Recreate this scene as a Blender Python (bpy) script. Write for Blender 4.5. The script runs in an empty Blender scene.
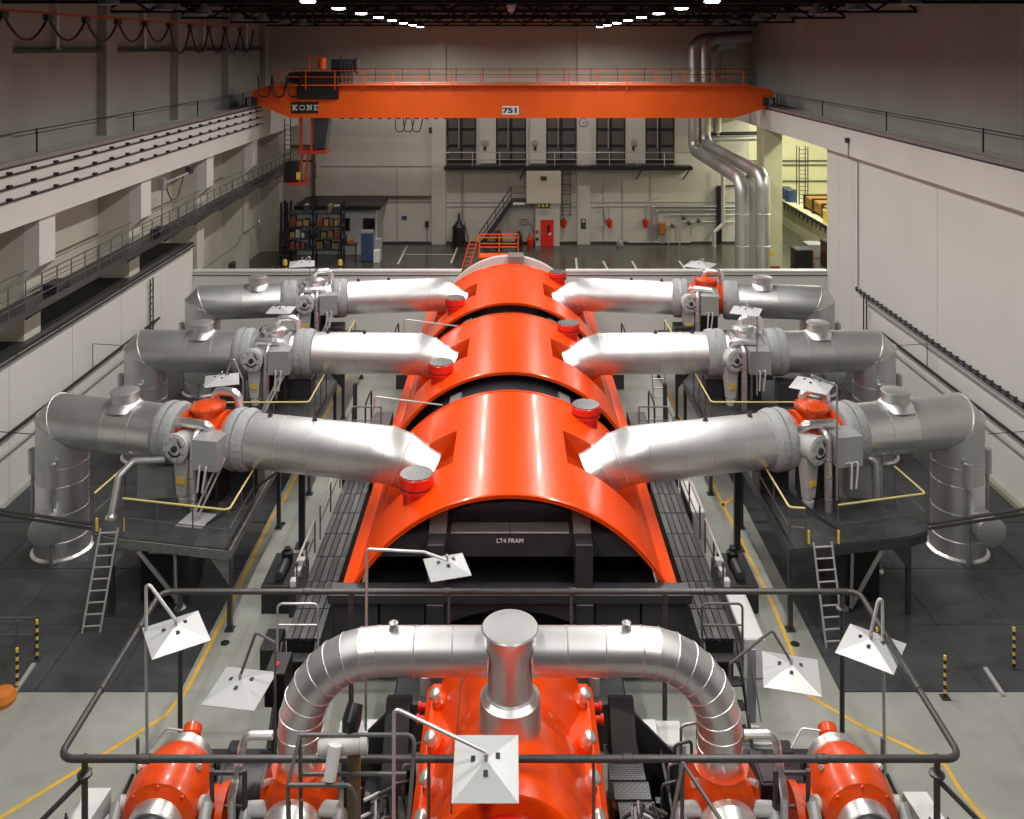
import bpy, bmesh, math, random
from mathutils import Vector, Matrix
random.seed(7)
PI = math.pi
scene = bpy.context.scene
col = scene.collection

# ------------------------------------------------------------------ camera
CAM_H, FPX, VX, VY = 15.6, 900.0, 510.0, 47.0      # eye height (m), focal length in pixels, vanishing point
cd = bpy.data.cameras.new('camera')
cd.sensor_width = 36.0
cd.lens = FPX / 1024 * 36
cd.shift_x = (512 - VX) / 1024
cd.shift_y = -(409.5 - VY) / 1024
cd.clip_end = 300
cam = bpy.data.objects.new('camera', cd)
cam.location = (0, 0, CAM_H)
cam.rotation_euler = (PI / 2, 0, 0)
col.objects.link(cam)
scene.camera = cam

# ------------------------------------------------------------------ world, exposure
w = bpy.data.worlds.new('world')
scene.world = w
w.use_nodes = True
w.node_tree.nodes['Background'].inputs[0].default_value = (1, 0.97, 0.92, 1)
w.node_tree.nodes['Background'].inputs[1].default_value = 0.02
scene.view_settings.view_transform = 'Standard'
scene.view_settings.look = 'None'
scene.view_settings.gamma = 1
scene.view_settings.use_curve_mapping = False
scene.view_settings.exposure = 0.0

LAMP_POWER = 425.0       # each high-bay lamp of the two inner rows
LAMP_SPREAD = 164.0      # degrees, their shades cut the beam
LAMP_X, LAMP_Z = 6.4, 17.05
LAMP_YS = [3.0 + 5.1 * k for k in range(13)]


def at_depth(px, py, Y):
    """photo position at a known distance -> metres"""
    return Vector(((px - VX) * Y / FPX, Y, CAM_H - (py - VY) * Y / FPX))


def at_height(px, py, Z=0.0):
    """photo position at a known height -> metres"""
    return at_depth(px, py, FPX * (CAM_H - Z) / (py - VY))


# ------------------------------------------------------------------ materials
MATS = {}


def mat(name, colr, rough=0.5, metal=0.0, var=0.0, vscale=3.0, bump=0.0, bscale=20.0, coat=0.0, stretch=None,
        rvar=0.0, dark=None, emit=None):
    if name in MATS:
        return MATS[name]
    m = bpy.data.materials.new(name)
    m.use_nodes = True
    nt = m.node_tree
    b = nt.nodes['Principled BSDF']
    c = tuple(colr) + (1,)
    b.inputs['Base Color'].default_value = c
    b.inputs['Roughness'].default_value = rough
    b.inputs['Metallic'].default_value = metal
    if coat:
        b.inputs['Coat Weight'].default_value = coat
        b.inputs['Coat Roughness'].default_value = 0.08
    if emit:
        b.inputs['Emission Color'].default_value = tuple(emit[0]) + (1,)
        b.inputs['Emission Strength'].default_value = emit[1]
    vec = None
    if var or bump or rvar:
        tc = nt.nodes.new('ShaderNodeNewGeometry')
        mp = nt.nodes.new('ShaderNodeMapping')
        nt.links.new(tc.outputs['Position'], mp.inputs['Vector'])
        if stretch:
            mp.inputs['Scale'].default_value = stretch
        vec = mp.outputs['Vector']
    if var or rvar:
        n = nt.nodes.new('ShaderNodeTexNoise')
        n.inputs['Scale'].default_value = vscale
        n.inputs['Detail'].default_value = 6
        n.inputs['Roughness'].default_value = 0.62
        nt.links.new(vec, n.inputs['Vector'])
        r = nt.nodes.new('ShaderNodeValToRGB')
        r.color_ramp.elements[0].position = 0.3
        r.color_ramp.elements[1].position = 0.72
        d = dark if dark else tuple(x * (1 - var) for x in colr)
        r.color_ramp.elements[0].color = tuple(d) + (1,)
        r.color_ramp.elements[1].color = tuple(min(1, x * (1 + var * 0.4)) for x in colr) + (1,)
        nt.links.new(n.outputs['Fac'], r.inputs['Fac'])
        if var:
            nt.links.new(r.outputs['Color'], b.inputs['Base Color'])
        if rvar:
            mr = nt.nodes.new('ShaderNodeMapRange')
            mr.inputs['To Min'].default_value = max(0.03, rough - rvar)
            mr.inputs['To Max'].default_value = min(1, rough + rvar)
            nt.links.new(n.outputs['Fac'], mr.inputs['Value'])
            nt.links.new(mr.outputs['Result'], b.inputs['Roughness'])
    if bump:
        n2 = nt.nodes.new('ShaderNodeTexNoise')
        n2.inputs['Scale'].default_value = bscale
        n2.inputs['Detail'].default_value = 3
        nt.links.new(vec, n2.inputs['Vector'])
        bp = nt.nodes.new('ShaderNodeBump')
        bp.inputs['Strength'].default_value = bump
        bp.inputs['Distance'].default_value = 0.05
        nt.links.new(n2.outputs['Fac'], bp.inputs['Height'])
        nt.links.new(bp.outputs['Normal'], b.inputs['Normal'])
    MATS[name] = m
    return m


def tile_mat(name, colr, rough, scale, line=0.35):
    """diamond / grating tread: fine relief as a checker of bumps"""
    if name in MATS:
        return MATS[name]
    m = mat(name, colr, rough, metal=0.3, var=0.3, vscale=2.0)
    nt = m.node_tree
    b = nt.nodes['Principled BSDF']
    g = nt.nodes.new('ShaderNodeNewGeometry')
    br = nt.nodes.new('ShaderNodeTexBrick')
    br.inputs['Scale'].default_value = scale
    br.inputs['Mortar Size'].default_value = 0.06
    nt.links.new(g.outputs['Position'], br.inputs['Vector'])
    bp = nt.nodes.new('ShaderNodeBump')
    bp.invert = True
    bp.inputs['Strength'].default_value = 0.9
    bp.inputs['Distance'].default_value = 0.02
    nt.links.new(br.outputs['Fac'], bp.inputs['Height'])
    nt.links.new(bp.outputs['Normal'], b.inputs['Normal'])
    mx = nt.nodes.new('ShaderNodeMix')
    mx.data_type = 'RGBA'
    src = b.inputs['Base Color'].links[0].from_socket
    nt.links.new(br.outputs['Fac'], mx.inputs[0])
    nt.links.new(src, mx.inputs[6])
    mx.inputs[7].default_value = tuple(x * line for x in colr) + (1,)
    nt.links.new(mx.outputs[2], b.inputs['Base Color'])
    return m


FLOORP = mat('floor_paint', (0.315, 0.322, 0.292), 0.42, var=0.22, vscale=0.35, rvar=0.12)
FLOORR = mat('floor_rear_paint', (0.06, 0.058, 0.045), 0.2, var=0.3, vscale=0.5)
RUBBER = mat('rubber_mat', (0.050, 0.052, 0.058), 0.5, var=0.5, vscale=0.9, rvar=0.2, bump=0.12, bscale=6)
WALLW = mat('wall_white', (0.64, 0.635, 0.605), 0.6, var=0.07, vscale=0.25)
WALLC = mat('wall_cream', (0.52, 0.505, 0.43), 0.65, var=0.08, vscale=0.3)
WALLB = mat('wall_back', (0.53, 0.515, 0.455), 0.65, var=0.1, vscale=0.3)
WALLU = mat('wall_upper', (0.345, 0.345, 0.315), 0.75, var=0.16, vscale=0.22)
WALLY = mat('wall_side_bay', (0.56, 0.55, 0.36), 0.65, var=0.1, vscale=0.3)
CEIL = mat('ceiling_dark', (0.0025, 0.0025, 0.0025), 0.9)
ORANGE = mat('orange_paint', (0.92, 0.070, 0.0), 0.28, var=0.05, vscale=0.6, coat=0.22)
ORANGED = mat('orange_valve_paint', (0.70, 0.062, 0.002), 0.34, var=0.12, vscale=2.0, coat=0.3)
REDP = mat('red_paint', (0.72, 0.018, 0.008), 0.3, var=0.08, vscale=1.5, coat=0.2)
CRANEO = mat('crane_orange', (0.80, 0.10, 0.002), 0.4, var=0.1, vscale=0.5)
CLAD = mat('aluminium_cladding', (0.80, 0.80, 0.80), 0.36, metal=0.92, var=0.06, vscale=1.0, bump=0.035, bscale=2.0, rvar=0.03)
CLADB = mat('aluminium_cladding_bright', (0.76, 0.755, 0.765), 0.37, metal=0.92, var=0.08, vscale=1.2, bump=0.035, bscale=2.4, rvar=0.03)
CLADD = mat('aluminium_cladding_dull', (0.60, 0.61, 0.61), 0.42, metal=0.85, var=0.10, vscale=0.9, bump=0.04, bscale=2.0, rvar=0.04)
CHROME = mat('bright_steel', (0.80, 0.80, 0.80), 0.33, metal=0.75)
FOIL = mat('crinkled_foil', (0.80, 0.79, 0.80), 0.3, metal=0.9, bump=0.22, bscale=9)
STEEL = mat('grey_steel', (0.42, 0.42, 0.42), 0.4, metal=0.7, var=0.15, vscale=5)
GALV = mat('galvanised_steel', (0.6, 0.6, 0.6), 0.42, metal=0.6, var=0.12, vscale=6)
PIPEG = mat('grey_pipe_paint', (0.075, 0.072, 0.072), 0.4, metal=0.35, var=0.2, vscale=4)
RAILG = mat('grey_rail_paint', (0.12, 0.12, 0.12), 0.45, metal=0.3)
CLOTH = mat('grey_lagging_cloth', (0.34, 0.35, 0.36), 0.7, var=0.15, vscale=6, bump=0.5, bscale=9)
GREYV = mat('light_grey_enamel', (0.52, 0.53, 0.52), 0.38, var=0.1, vscale=3)
GREYB = mat('grey_box_enamel', (0.36, 0.37, 0.37), 0.35, metal=0.25, var=0.08, vscale=2)
WHITE = mat('white_enamel', (0.66, 0.66, 0.65), 0.35)
PLATEW = mat('white_sheet_metal', (0.50, 0.51, 0.52), 0.32, metal=0.1)
BLACK = mat('black_steel', (0.014, 0.014, 0.016), 0.4, metal=0.1, var=0.3, vscale=2)
BLACKM = mat('machine_charcoal', (0.046, 0.046, 0.053), 0.36, metal=0.2, var=0.25, vscale=1.2, rvar=0.08)
PURPLE = mat('machine_dark_lilac', (0.055, 0.042, 0.058), 0.35, metal=0.1, var=0.2, vscale=0.8)
DECK = mat('platform_deck', (0.055, 0.057, 0.06), 0.55, metal=0.1, var=0.4, vscale=1.5, bump=0.2, bscale=14)
CONC = mat('platform_edge_grey', (0.16, 0.165, 0.165), 0.6, var=0.35, vscale=7, bump=0.3, bscale=18)
GRATE = tile_mat('walkway_tread', (0.10, 0.10, 0.105), 0.42, 6.0)
TREAD = tile_mat('tread_plate_bright', (0.34, 0.34, 0.35), 0.35, 4.0, 0.2)
YELLOW = mat('yellow_paint', (0.80, 0.52, 0.05), 0.45)
YELLOWR = mat('yellow_rail', (0.62, 0.52, 0.20), 0.45)
YLINE = mat('yellow_floor_line', (0.72, 0.42, 0.045), 0.45, var=0.25, vscale=3)
WLINE = mat('white_floor_line', (0.5, 0.5, 0.46), 0.4)
BLUE = mat('blue_cabinet', (0.035, 0.06, 0.14), 0.4)
GLASSD = mat('dark_window', (0.012, 0.012, 0.013), 0.12)
SHUT = mat('shutter_grey', (0.085, 0.078, 0.07), 0.5, var=0.2, vscale=1)
LAMPE = mat('lamp_glow', (1, 1, 1), 0.5, emit=((1, 0.96, 0.88), 30.0))
TUBEE = mat('tube_glow', (1, 1, 1), 0.5, emit=((1, 1.0, 0.78), 8.0))
RUST = mat('rusty_brown', (0.16, 0.09, 0.04), 0.6, var=0.3, vscale=5)
SIGNY = mat('exit_sign', (0.30, 0.28, 0.03), 0.4)
GREENP = mat('green_plate', (0.05, 0.18, 0.1), 0.4)


# ------------------------------------------------------------------ mesh builder
class MB:
    def __init__(self):
        self.v, self.f = [], []

    def _add(self, vs, fs):
        o = len(self.v)
        self.v += [Vector(p) for p in vs]
        self.f += [tuple(i + o for i in f) for f in fs]
        return self

    def box(self, x0, x1, y0, y1, z0, z1):
        x0, x1 = min(x0, x1), max(x0, x1); y0, y1 = min(y0, y1), max(y0, y1); z0, z1 = min(z0, z1), max(z0, z1)
        vs = [(x0, y0, z0), (x1, y0, z0), (x1, y1, z0), (x0, y1, z0), (x0, y0, z1), (x1, y0, z1), (x1, y1, z1), (x0, y1, z1)]
        return self._add(vs, [(3, 2, 1, 0), (4, 5, 6, 7), (0, 1, 5, 4), (1, 2, 6, 5), (2, 3, 7, 6), (3, 0, 4, 7)])

    def cbox(self, x0, x1, y0, y1, z0, z1, c=0.02):
        """box with chamfered edges"""
        bm = bmesh.new()
        bmesh.ops.create_cube(bm, size=1)
        for v in bm.verts:
            v.co = Vector(((x0 + x1) / 2 + v.co.x * abs(x1 - x0), (y0 + y1) / 2 + v.co.y * abs(y1 - y0), (z0 + z1) / 2 + v.co.z * abs(z1 - z0)))
        bmesh.ops.bevel(bm, geom=bm.edges[:], offset=c, segments=1, affect='EDGES')
        bm.verts.index_update()
        self._add([v.co.copy() for v in bm.verts], [tuple(v.index for v in f.verts) for f in bm.faces])
        bm.free()
        return self

    def obox(self, c, size, rot=(0, 0, 0)):
        M = Matrix.Translation(Vector(c)) @ (Matrix.Rotation(rot[2], 4, 'Z') @ Matrix.Rotation(rot[1], 4, 'Y') @ Matrix.Rotation(rot[0], 4, 'X'))
        h = [s / 2 for s in size]
        t = MB().box(-h[0], h[0], -h[1], h[1], -h[2], h[2])
        return self._add([M @ p for p in t.v], t.f)

    def bar(self, p, q, wd, ht=None):
        p, q = Vector(p), Vector(q)
        ht = ht or wd
        d = (q - p).normalized()
        up = Vector((0, 0, 1)) if abs(d.z) < 0.95 else Vector((0, 1, 0))
        s = d.cross(up).normalized() * wd / 2
        u = s.cross(d).normalized() * ht / 2
        vs = [p - s - u, p + s - u, p + s + u, p - s + u, q - s - u, q + s - u, q + s + u, q - s + u]
        return self._add(vs, [(0, 1, 2, 3), (7, 6, 5, 4), (1, 0, 4, 5), (2, 1, 5, 6), (3, 2, 6, 7), (0, 3, 7, 4)])

    def tube(self, pts, r, n=10, cap=True):
        pts = [Vector(p) for p in pts]
        k = len(pts)
        rs = r if isinstance(r, (list, tuple)) else [r] * k
        ds = []
        for i in range(k):
            e = Vector((0, 0, 0))
            if i > 0: e += (pts[i] - pts[i - 1]).normalized()
            if i < k - 1: e += (pts[i + 1] - pts[i]).normalized()
            ds.append(e.normalized())
        u = ds[0].orthogonal().normalized()
        if abs(ds[0].z) < 0.9:
            u = (Vector((0, 0, 1)) - ds[0] * ds[0].z).normalized()
        vs, fs = [], []
        for i in range(k):
            u = (u - ds[i] * u.dot(ds[i])).normalized()
            s = ds[i].cross(u)
            sc = 1.0
            if 0 < i < k - 1:
                c = ds[i].dot((pts[i + 1] - pts[i]).normalized())
                sc = 1 / max(0.5, c)
                bend = ((pts[i + 1] - pts[i]).normalized() - (pts[i] - pts[i - 1]).normalized())
                bend = bend.normalized() if bend.length > 1e-6 else None
            else:
                bend = None
            for j in range(n):
                a = 2 * PI * j / n
                o = u * math.cos(a) * rs[i] + s * math.sin(a) * rs[i]
                if bend is not None and sc > 1.0001:
                    o += bend * o.dot(bend) * (sc - 1)
                vs.append(pts[i] + o)
        for i in range(k - 1):
            for j in range(n):
                fs.append((i * n + j, i * n + (j + 1) % n, (i + 1) * n + (j + 1) % n, (i + 1) * n + j))
        if cap:
            fs.append(tuple(range(n))[::-1])
            fs.append(tuple((k - 1) * n + j for j in range(n)))
        return self._add(vs, fs)

    def cyl(self, p, q, r, n=16):
        return self.tube([p, q], r, n)

    def lathe(self, prof, origin, axis, n=24, closed=True):
        """prof: (distance along axis, radius)"""
        o = Vector(origin); d = Vector(axis).normalized()
        u = d.orthogonal().normalized(); s = d.cross(u)
        vs, fs = [], []
        for t, r in prof:
            for j in range(n):
                a = 2 * PI * j / n
                vs.append(o + d * t + (u * math.cos(a) + s * math.sin(a)) * max(r, 1e-4))
        k = len(prof)
        for i in range(k - 1):
            for j in range(n):
                fs.append((i * n + j, i * n + (j + 1) % n, (i + 1) * n + (j + 1) % n, (i + 1) * n + j))
        if closed:
            fs.append(tuple(range(n))[::-1])
            fs.append(tuple((k - 1) * n + j for j in range(n)))
        return self._add(vs, fs)

    def prism(self, poly, axis, a, b):
        """poly in the plane across the axis: x -> (y,z), y -> (x,z), z -> (x,y)"""
        n = len(poly)
        mk = {'x': lambda p, t: (t, p[0], p[1]), 'y': lambda p, t: (p[0], t, p[1]), 'z': lambda p, t: (p[0], p[1], t)}[axis]
        vs = [mk(p, a) for p in poly] + [mk(p, b) for p in poly]
        fs = [tuple(range(n)), tuple(range(2 * n - 1, n - 1, -1))] + [(i, n + i, n + (i + 1) % n, (i + 1) % n) for i in range(n)]
        return self._add(vs, fs)

    def xform(self, M):
        self.v = [M @ p for p in self.v]
        return self


ORG = {}


def build(mb, name, m, parent=None, angle=35, origin=None):
    me = bpy.data.meshes.new(name)
    if parent is not None:
        o = ORG[parent.name]
    elif origin is not None:
        o = Vector(origin)
    else:
        xs = [p.x for p in mb.v]; ys = [p.y for p in mb.v]; zs = [p.z for p in mb.v]
        o = Vector(((min(xs) + max(xs)) / 2, (min(ys) + max(ys)) / 2, min(zs)))
    me.from_pydata([p - o for p in mb.v], [], mb.f)
    bm = bmesh.new(); bm.from_mesh(me)
    bmesh.ops.recalc_face_normals(bm, faces=bm.faces[:])
    bm.to_mesh(me); bm.free()
    me.shade_smooth()
    me.set_sharp_from_angle(angle=math.radians(angle))
    me.materials.append(m)
    ob = bpy.data.objects.new(name, me)
    col.objects.link(ob)
    if parent is not None:
        ob.parent = parent
    else:
        ob.location = o
    ORG[ob.name] = o
    return ob


def tag(o, label, cat, group=None, kind=None):
    o['label'] = label
    o['category'] = cat
    if group: o['group'] = group
    if kind: o['kind'] = kind
    return o


def thing(name, label, cat, loc, group=None):
    o = bpy.data.objects.new(name, None)
    o.empty_display_size = 0.2
    col.objects.link(o)
    o.location = loc
    ORG[o.name] = Vector(loc)
    return tag(o, label, cat, group)


def struct(mb, name, m, label, angle=35):
    o = build(mb, name, m, None, angle)
    o['kind'] = 'structure'
    o['label'] = label
    o['category'] = name.split('_')[0]
    return o


def share(src, name, loc, parent=None):
    """another object with the same mesh, placed by offset from the source"""
    o = bpy.data.objects.new(name, src.data)
    col.objects.link(o)
    if parent is not None:
        o.parent = parent
        o.location = Vector(src.location) + Vector(loc)
        ORG[o.name] = ORG[parent.name]
    else:
        o.location = Vector(src.location) + Vector(loc)
        ORG[o.name] = o.location.copy()
    return o


def dup(root, loc, label=None, rotz=0.0, group=None):
    r = root.copy(); col.objects.link(r); r.location = loc; r.rotation_euler = (0, 0, rotz)
    if label: r['label'] = label
    if group: r['group'] = group
    for ch in list(root.children):
        c = ch.copy(); col.objects.link(c); c.parent = r
        for g in list(ch.children):
            d = g.copy(); col.objects.link(d); d.parent = c
    return r


def fillet(pts, r, n=6):
    pts = [Vector(p) for p in pts]
    out = [pts[0]]
    for i in range(1, len(pts) - 1):
        a = (pts[i - 1] - pts[i]); b = (pts[i + 1] - pts[i])
        ang = a.angle(b)
        t = min(r / math.tan(ang / 2), a.length * 0.49, b.length * 0.49)
        rr = t * math.tan(ang / 2)
        a.normalize(); b.normalize()
        c = pts[i] + (a + b).normalized() * (rr / math.sin(ang / 2))
        p0 = pts[i] + a * t - c
        p1 = pts[i] + b * t - c
        th = p0.angle(p1)
        for k in range(n + 1):
            f = k / n
            out.append(c + (p0 * math.sin((1 - f) * th) + p1 * math.sin(f * th)) / math.sin(th))
    out.append(pts[-1])
    return out


def lerp(a, b, t):
    return Vector(a) * (1 - t) + Vector(b) * t


def text_mesh(txt, size, center, m, name, parent=None, depth=0.01, bold=0.0, xs=1.0):
    """upright lettering facing the camera side (-y)"""
    cu = bpy.data.curves.new('lettering', 'FONT')
    cu.body = txt; cu.size = size; cu.align_x = 'CENTER'; cu.align_y = 'CENTER'; cu.extrude = depth; cu.offset = bold
    t = bpy.data.objects.new('lettering', cu)
    me = bpy.data.meshes.new_from_object(t)
    M = Matrix.Translation(Vector(center)) @ Matrix.Rotation(PI / 2, 4, 'X') @ Matrix.Diagonal((xs, 1, 1, 1))
    o = ORG[parent.name] if parent else Vector(center)
    me.transform(Matrix.Translation(-o) @ M)
    me.materials.clear(); me.materials.append(m)
    ob = bpy.data.objects.new(name, me)
    col.objects.link(ob)
    if parent: ob.parent = parent
    else: ob.location = o
    ORG[ob.name] = o
    bpy.data.objects.remove(t); bpy.data.curves.remove(cu)
    return ob

# ------------------------------------------------------------------ the hall: floor, walls, ceiling
XW = 17.3            # hall half width
YP = 49.1            # low wall that closes the machine floor
YB = 71.5            # back wall
COLS = [23.6 + 9.0 * k for k in range(6)]
struct(MB().box(-XW, XW, 8, YP, -0.3, 0), 'floor', FLOORP, 'light grey-green painted concrete floor around the turbine')
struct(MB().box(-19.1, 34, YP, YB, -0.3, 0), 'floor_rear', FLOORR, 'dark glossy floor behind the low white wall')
# left: lower wall of wide panels, ledge, recessed upper wall between columns
wl = struct(MB().box(-19.6, -17.42, 8, YP, -0.3, 4.85), 'wall_left_lower', WALLC, 'white panelled lower wall on the left under the gantry walkway')
p0 = None
for k in range(9):
    y0 = 8.6 + 4.5 * k
    y1 = min(y0 + 4.47, YP)
    build(MB().box(-17.42, -XW, y0, y1, 0.0, 4.9), 'panel', WALLW, wl)
build(MB().box(-17.5, -17.24, 8, YP, 4.9, 4.97), 'coping', BLACKM, wl)
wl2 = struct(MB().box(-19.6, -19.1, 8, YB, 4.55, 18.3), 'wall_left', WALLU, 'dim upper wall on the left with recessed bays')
lower_bays = [8.0] + COLS
for k, y in enumerate(COLS):
    c = build(MB().box(-19.1, -17.6, y, y + 1.15, 0.0 if y > YP else 4.55, 9.45), 'column', WALLC, wl2)
    build(MB().prism([(-17.6, 7.15), (-17.05, 7.65), (-17.05, 9.45), (-17.6, 9.45)], 'y', y, y + 1.15), 'corbel', WALLW, wl2)
    build(MB().box(-19.1, -18.65, y, y + 1.15, 11.5, 18.3), 'pilaster', WALLU, wl2)
for k in range(len(COLS)):
    y0 = COLS[k] + 1.15
    y1 = COLS[k + 1] if k + 1 < len(COLS) else YB
    build(MB().box(-19.12, -19.04, y0, y1, 4.55 if y0 < YP else 0.0, 9.6), 'bay_panel', WALLC, wl2)
    if k < 5:
        build(MB().box(-19.1, -18.72, y0 + 0.1, y1 - 0.1, 15.35, 15.5), 'sill', BLACKM, wl2)
        build(MB().box(-19.06, -19.02, y0, y1, 6.9, 7.0), 'rail_strip', mat('pinkish_strip', (0.22, 0.13, 0.10), 0.6), wl2)
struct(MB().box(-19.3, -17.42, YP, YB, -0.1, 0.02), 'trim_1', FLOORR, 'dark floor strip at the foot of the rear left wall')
# crane beams on both sides
bl = struct(MB().box(-19.1, -16.8, 8, YB, 9.45, 11.5), 'beam_left', WALLW, 'long white crane runway beam on the left with three conductor rails')
br_ = struct(MB().box(16.8, 19.0, 8, YB, 10.2, 11.5), 'beam_right', WALLW, 'long white crane runway beam on the right')
for b_, s in ((bl, -1), (br_, 1)):
    build(MB().box(s * 16.82, s * 17.12, 8, YB, 11.5, 11.56), 'rail_bed', BLACKM, b_)
    build(MB().box(s * 16.92, s * 17.02, 8, YB, 11.56, 11.72), 'crane_rail', STEEL, b_)
    build(MB().box(s * 17.15, s * 17.5, 8, YB, 11.5, 11.53), 'walk_strip', DECK, b_)
    build(MB().tube([(s * 18.4, 8, 12.4), (s * 18.4, YB - 6, 12.4)], 0.022, 6), 'safety_wire', BLACK, b_)
    for k in range(6):
        build(MB().bar((s * 18.4, 17 + 9 * k, 11.5), (s * 18.4, 17 + 9 * k, 12.45), 0.05), 'wire_post', BLACK, b_)
for i, z in enumerate((11.30, 10.86, 10.42)):
    build(MB().box(-16.8, -16.7, 8, 61, z - 0.03, z + 0.03), 'conductor_rail', BLACKM, bl)
    src = None
    for k in range(30):
        y = 14.5 + 1.55 * k
        if src is None:
            src = build(MB().box(-16.8, -16.66, y, y + 0.16, z + 0.02, z + 0.12), 'insulator', BLACK, bl)
        else:
            share(src, 'insulator', (0, y - 14.5, 0), bl)
# right wall
wr = struct(MB().box(17.42, 17.9, 8, YP, 0, 10.2), 'wall_right', WALLW, 'tall pale panelled wall on the right under the crane beam')
for k, (a, b) in enumerate(((8, 19.4), (19.43, 27.4), (27.43, 36.4), (36.43, 45.4), (45.43, 47.4), (47.43, YP))):
    build(MB().box(XW, 17.42, a, b, 0.0, 10.2), 'panel', WALLW, wr)
build(MB().box(17.1, 17.3, 8, YP, 0, 0.14), 'kerb', mat('kerb_green', (0.30, 0.31, 0.22), 0.6), wr)
build(MB().tube(fillet([(16.76, 44.6, 10.9), (16.76, 44.6, 10.15), (17.24, 44.6, 9.9), (17.24, 44.6, 3.7)], 0.1), 0.03, 6), 'conduit', STEEL, wr)
build(MB().box(16.62, 16.8, 44.5, 44.7, 10.85, 11.1), 'wall_lamp', BLACKM, wr)
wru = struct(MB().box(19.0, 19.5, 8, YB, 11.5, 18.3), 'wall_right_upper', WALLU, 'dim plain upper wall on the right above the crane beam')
for y in (24.0, 33.4, 46.0, 58.0):
    build(MB().box(18.985, 19.0, y, y + 0.06, 11.5, 18.3), 'joint', mat('joint_light', (0.46, 0.43, 0.38), 0.7), wru)
# columns at the open side of the rear area
for i, (y, lb) in enumerate(((59.8, 'pale yellow concrete column at the opening beside the tall silver pipes'),)):
    o = struct(MB().cbox(16.85, 18.1, y, y + 1.7, 0, 10.2, 0.03), 'column_%d' % (i + 1), WALLY, lb)
    if i == 0:
        build(MB().box(17.3, 17.6, y - 0.02, y, 1.75, 2.05), 'sign_plate', YELLOW, o)
        build(MB().box(17.2, 17.9, y - 0.03, y, 0.75, 1.05), 'notice_strip', mat('notice_red', (0.4, 0.05, 0.03), 0.5), o)
# side bay seen through the opening
struct(MB().box(34, 34.3, YP - 8, 90, 0, 12.0), 'wall_side_bay', WALLY, 'yellowish far wall of the side bay')
struct(MB().box(17.9, 34.3, 84, 84.3, 0, 12.0), 'wall_side_bay_rear', WALLY, 'yellowish end wall of the side bay')
struct(MB().box(19.5, 34, YP - 8, 84, 11.7, 12.0), 'ceiling_side_bay', WALLC, 'ceiling of the side bay')
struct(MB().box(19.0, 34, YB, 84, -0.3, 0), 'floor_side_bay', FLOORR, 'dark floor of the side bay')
struct(MB().box(24.0, 34, YP - 8, 84, 0, 2.0), 'wall_mezzanine', WALLY, 'olive block under the raised storage deck in the side bay')
# low white wall
lw = struct(MB().box(-XW, -2.7, YP, YP + 0.28, 0, 3.3), 'wall_parapet_left', WALLW, 'low white wall behind the turbine on the left')
build(MB().box(-XW, -2.65, YP - 0.06, YP + 0.34, 3.33, 3.42), 'coping', WHITE, lw)
build(MB().box(-XW, -2.65, YP - 0.04, YP, 3.12, 3.16), 'dark_strip', BLACKM, lw)  # thin dark strip on the wall face below the coping
lw2 = struct(MB().box(3.1, XW, YP, YP + 0.28, 0, 3.3), 'wall_parapet_right', WALLW, 'low white wall behind the turbine on the right')
build(MB().box(3.05, XW, YP - 0.06, YP + 0.34, 3.33, 3.42), 'coping', WHITE, lw2)
build(MB().box(3.05, XW, YP - 0.04, YP, 3.12, 3.16), 'dark_strip', BLACKM, lw2)
# back wall
wb = struct(MB().box(-19.6, 19.0, YB, YB + 0.4, -0.3, 18.3), 'wall_back', WALLB, 'pale back wall with pilasters')
SB = YB / FPX
for x0, x1 in ((432, 446), (577, 590)):
    build(MB().box((x0 - VX) * SB, (x1 - VX) * SB, YB - 0.35, YB, 0, 18.3), 'pilaster', WALLB, wb)
for x0, x1 in ((480, 496), (530, 546), (626, 645)):
    build(MB().box((x0 - VX) * SB, (x1 - VX) * SB, YB - 0.22, YB, 6.4, 10.5), 'pier', WALLB, wb)
build(MB().box(-18.5, 18.5, YB - 0.06, YB, 3.25, 3.31), 'conduit', STEEL, wb)
build(MB().box(-6.2, 18.5, YB - 0.06, YB, 2.9, 2.95), 'conduit', STEEL, wb)
build(MB().box(-15, -5.2, YB - 0.05, YB, 6.1, 6.16), 'conduit', STEEL, wb)
build(MB().box(-17.4, 18.5, YB - 0.05, YB, 0, 0.15), 'skirting', BLACKM, wb)
for px in (397, 461, 508, 559, 603, 622, 650):
    build(MB().box((px - VX) * SB, (px - VX) * SB + 0.05, YB - 0.05, YB, 0.15, 6.0), 'panel_joint', STEEL, wb)
# cable tray with rungs
ct = thing('cable_tray', 'dark cable tray running down and along the back wall on the left', 'cable tray', (-15.6, YB - 0.15, 3.6))
build(MB().bar((-15.55, YB - 0.15, 7.7), (-15.55, YB - 0.15, 3.75), 0.22, 0.1), 'vertical_run', RUST, ct)
build(MB().bar((-15.6, YB - 0.15, 3.7), (-6.2, YB - 0.15, 3.7), 0.1, 0.2), 'horizontal_run', RUST, ct)
build(MB().bar((-15.55, YB - 0.15, 7.75), (-17.4, YB - 0.15, 7.75), 0.1, 0.2), 'top_run', RUST, ct)
rs = build(MB().box(-15.4, -15.36, YB - 0.24, YB - 0.15, 3.56, 3.84), 'rung', BLACKM, ct)
for k in range(1, 24):
    share(rs, 'rung', (0.38 * k, 0, 0), ct)
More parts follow.
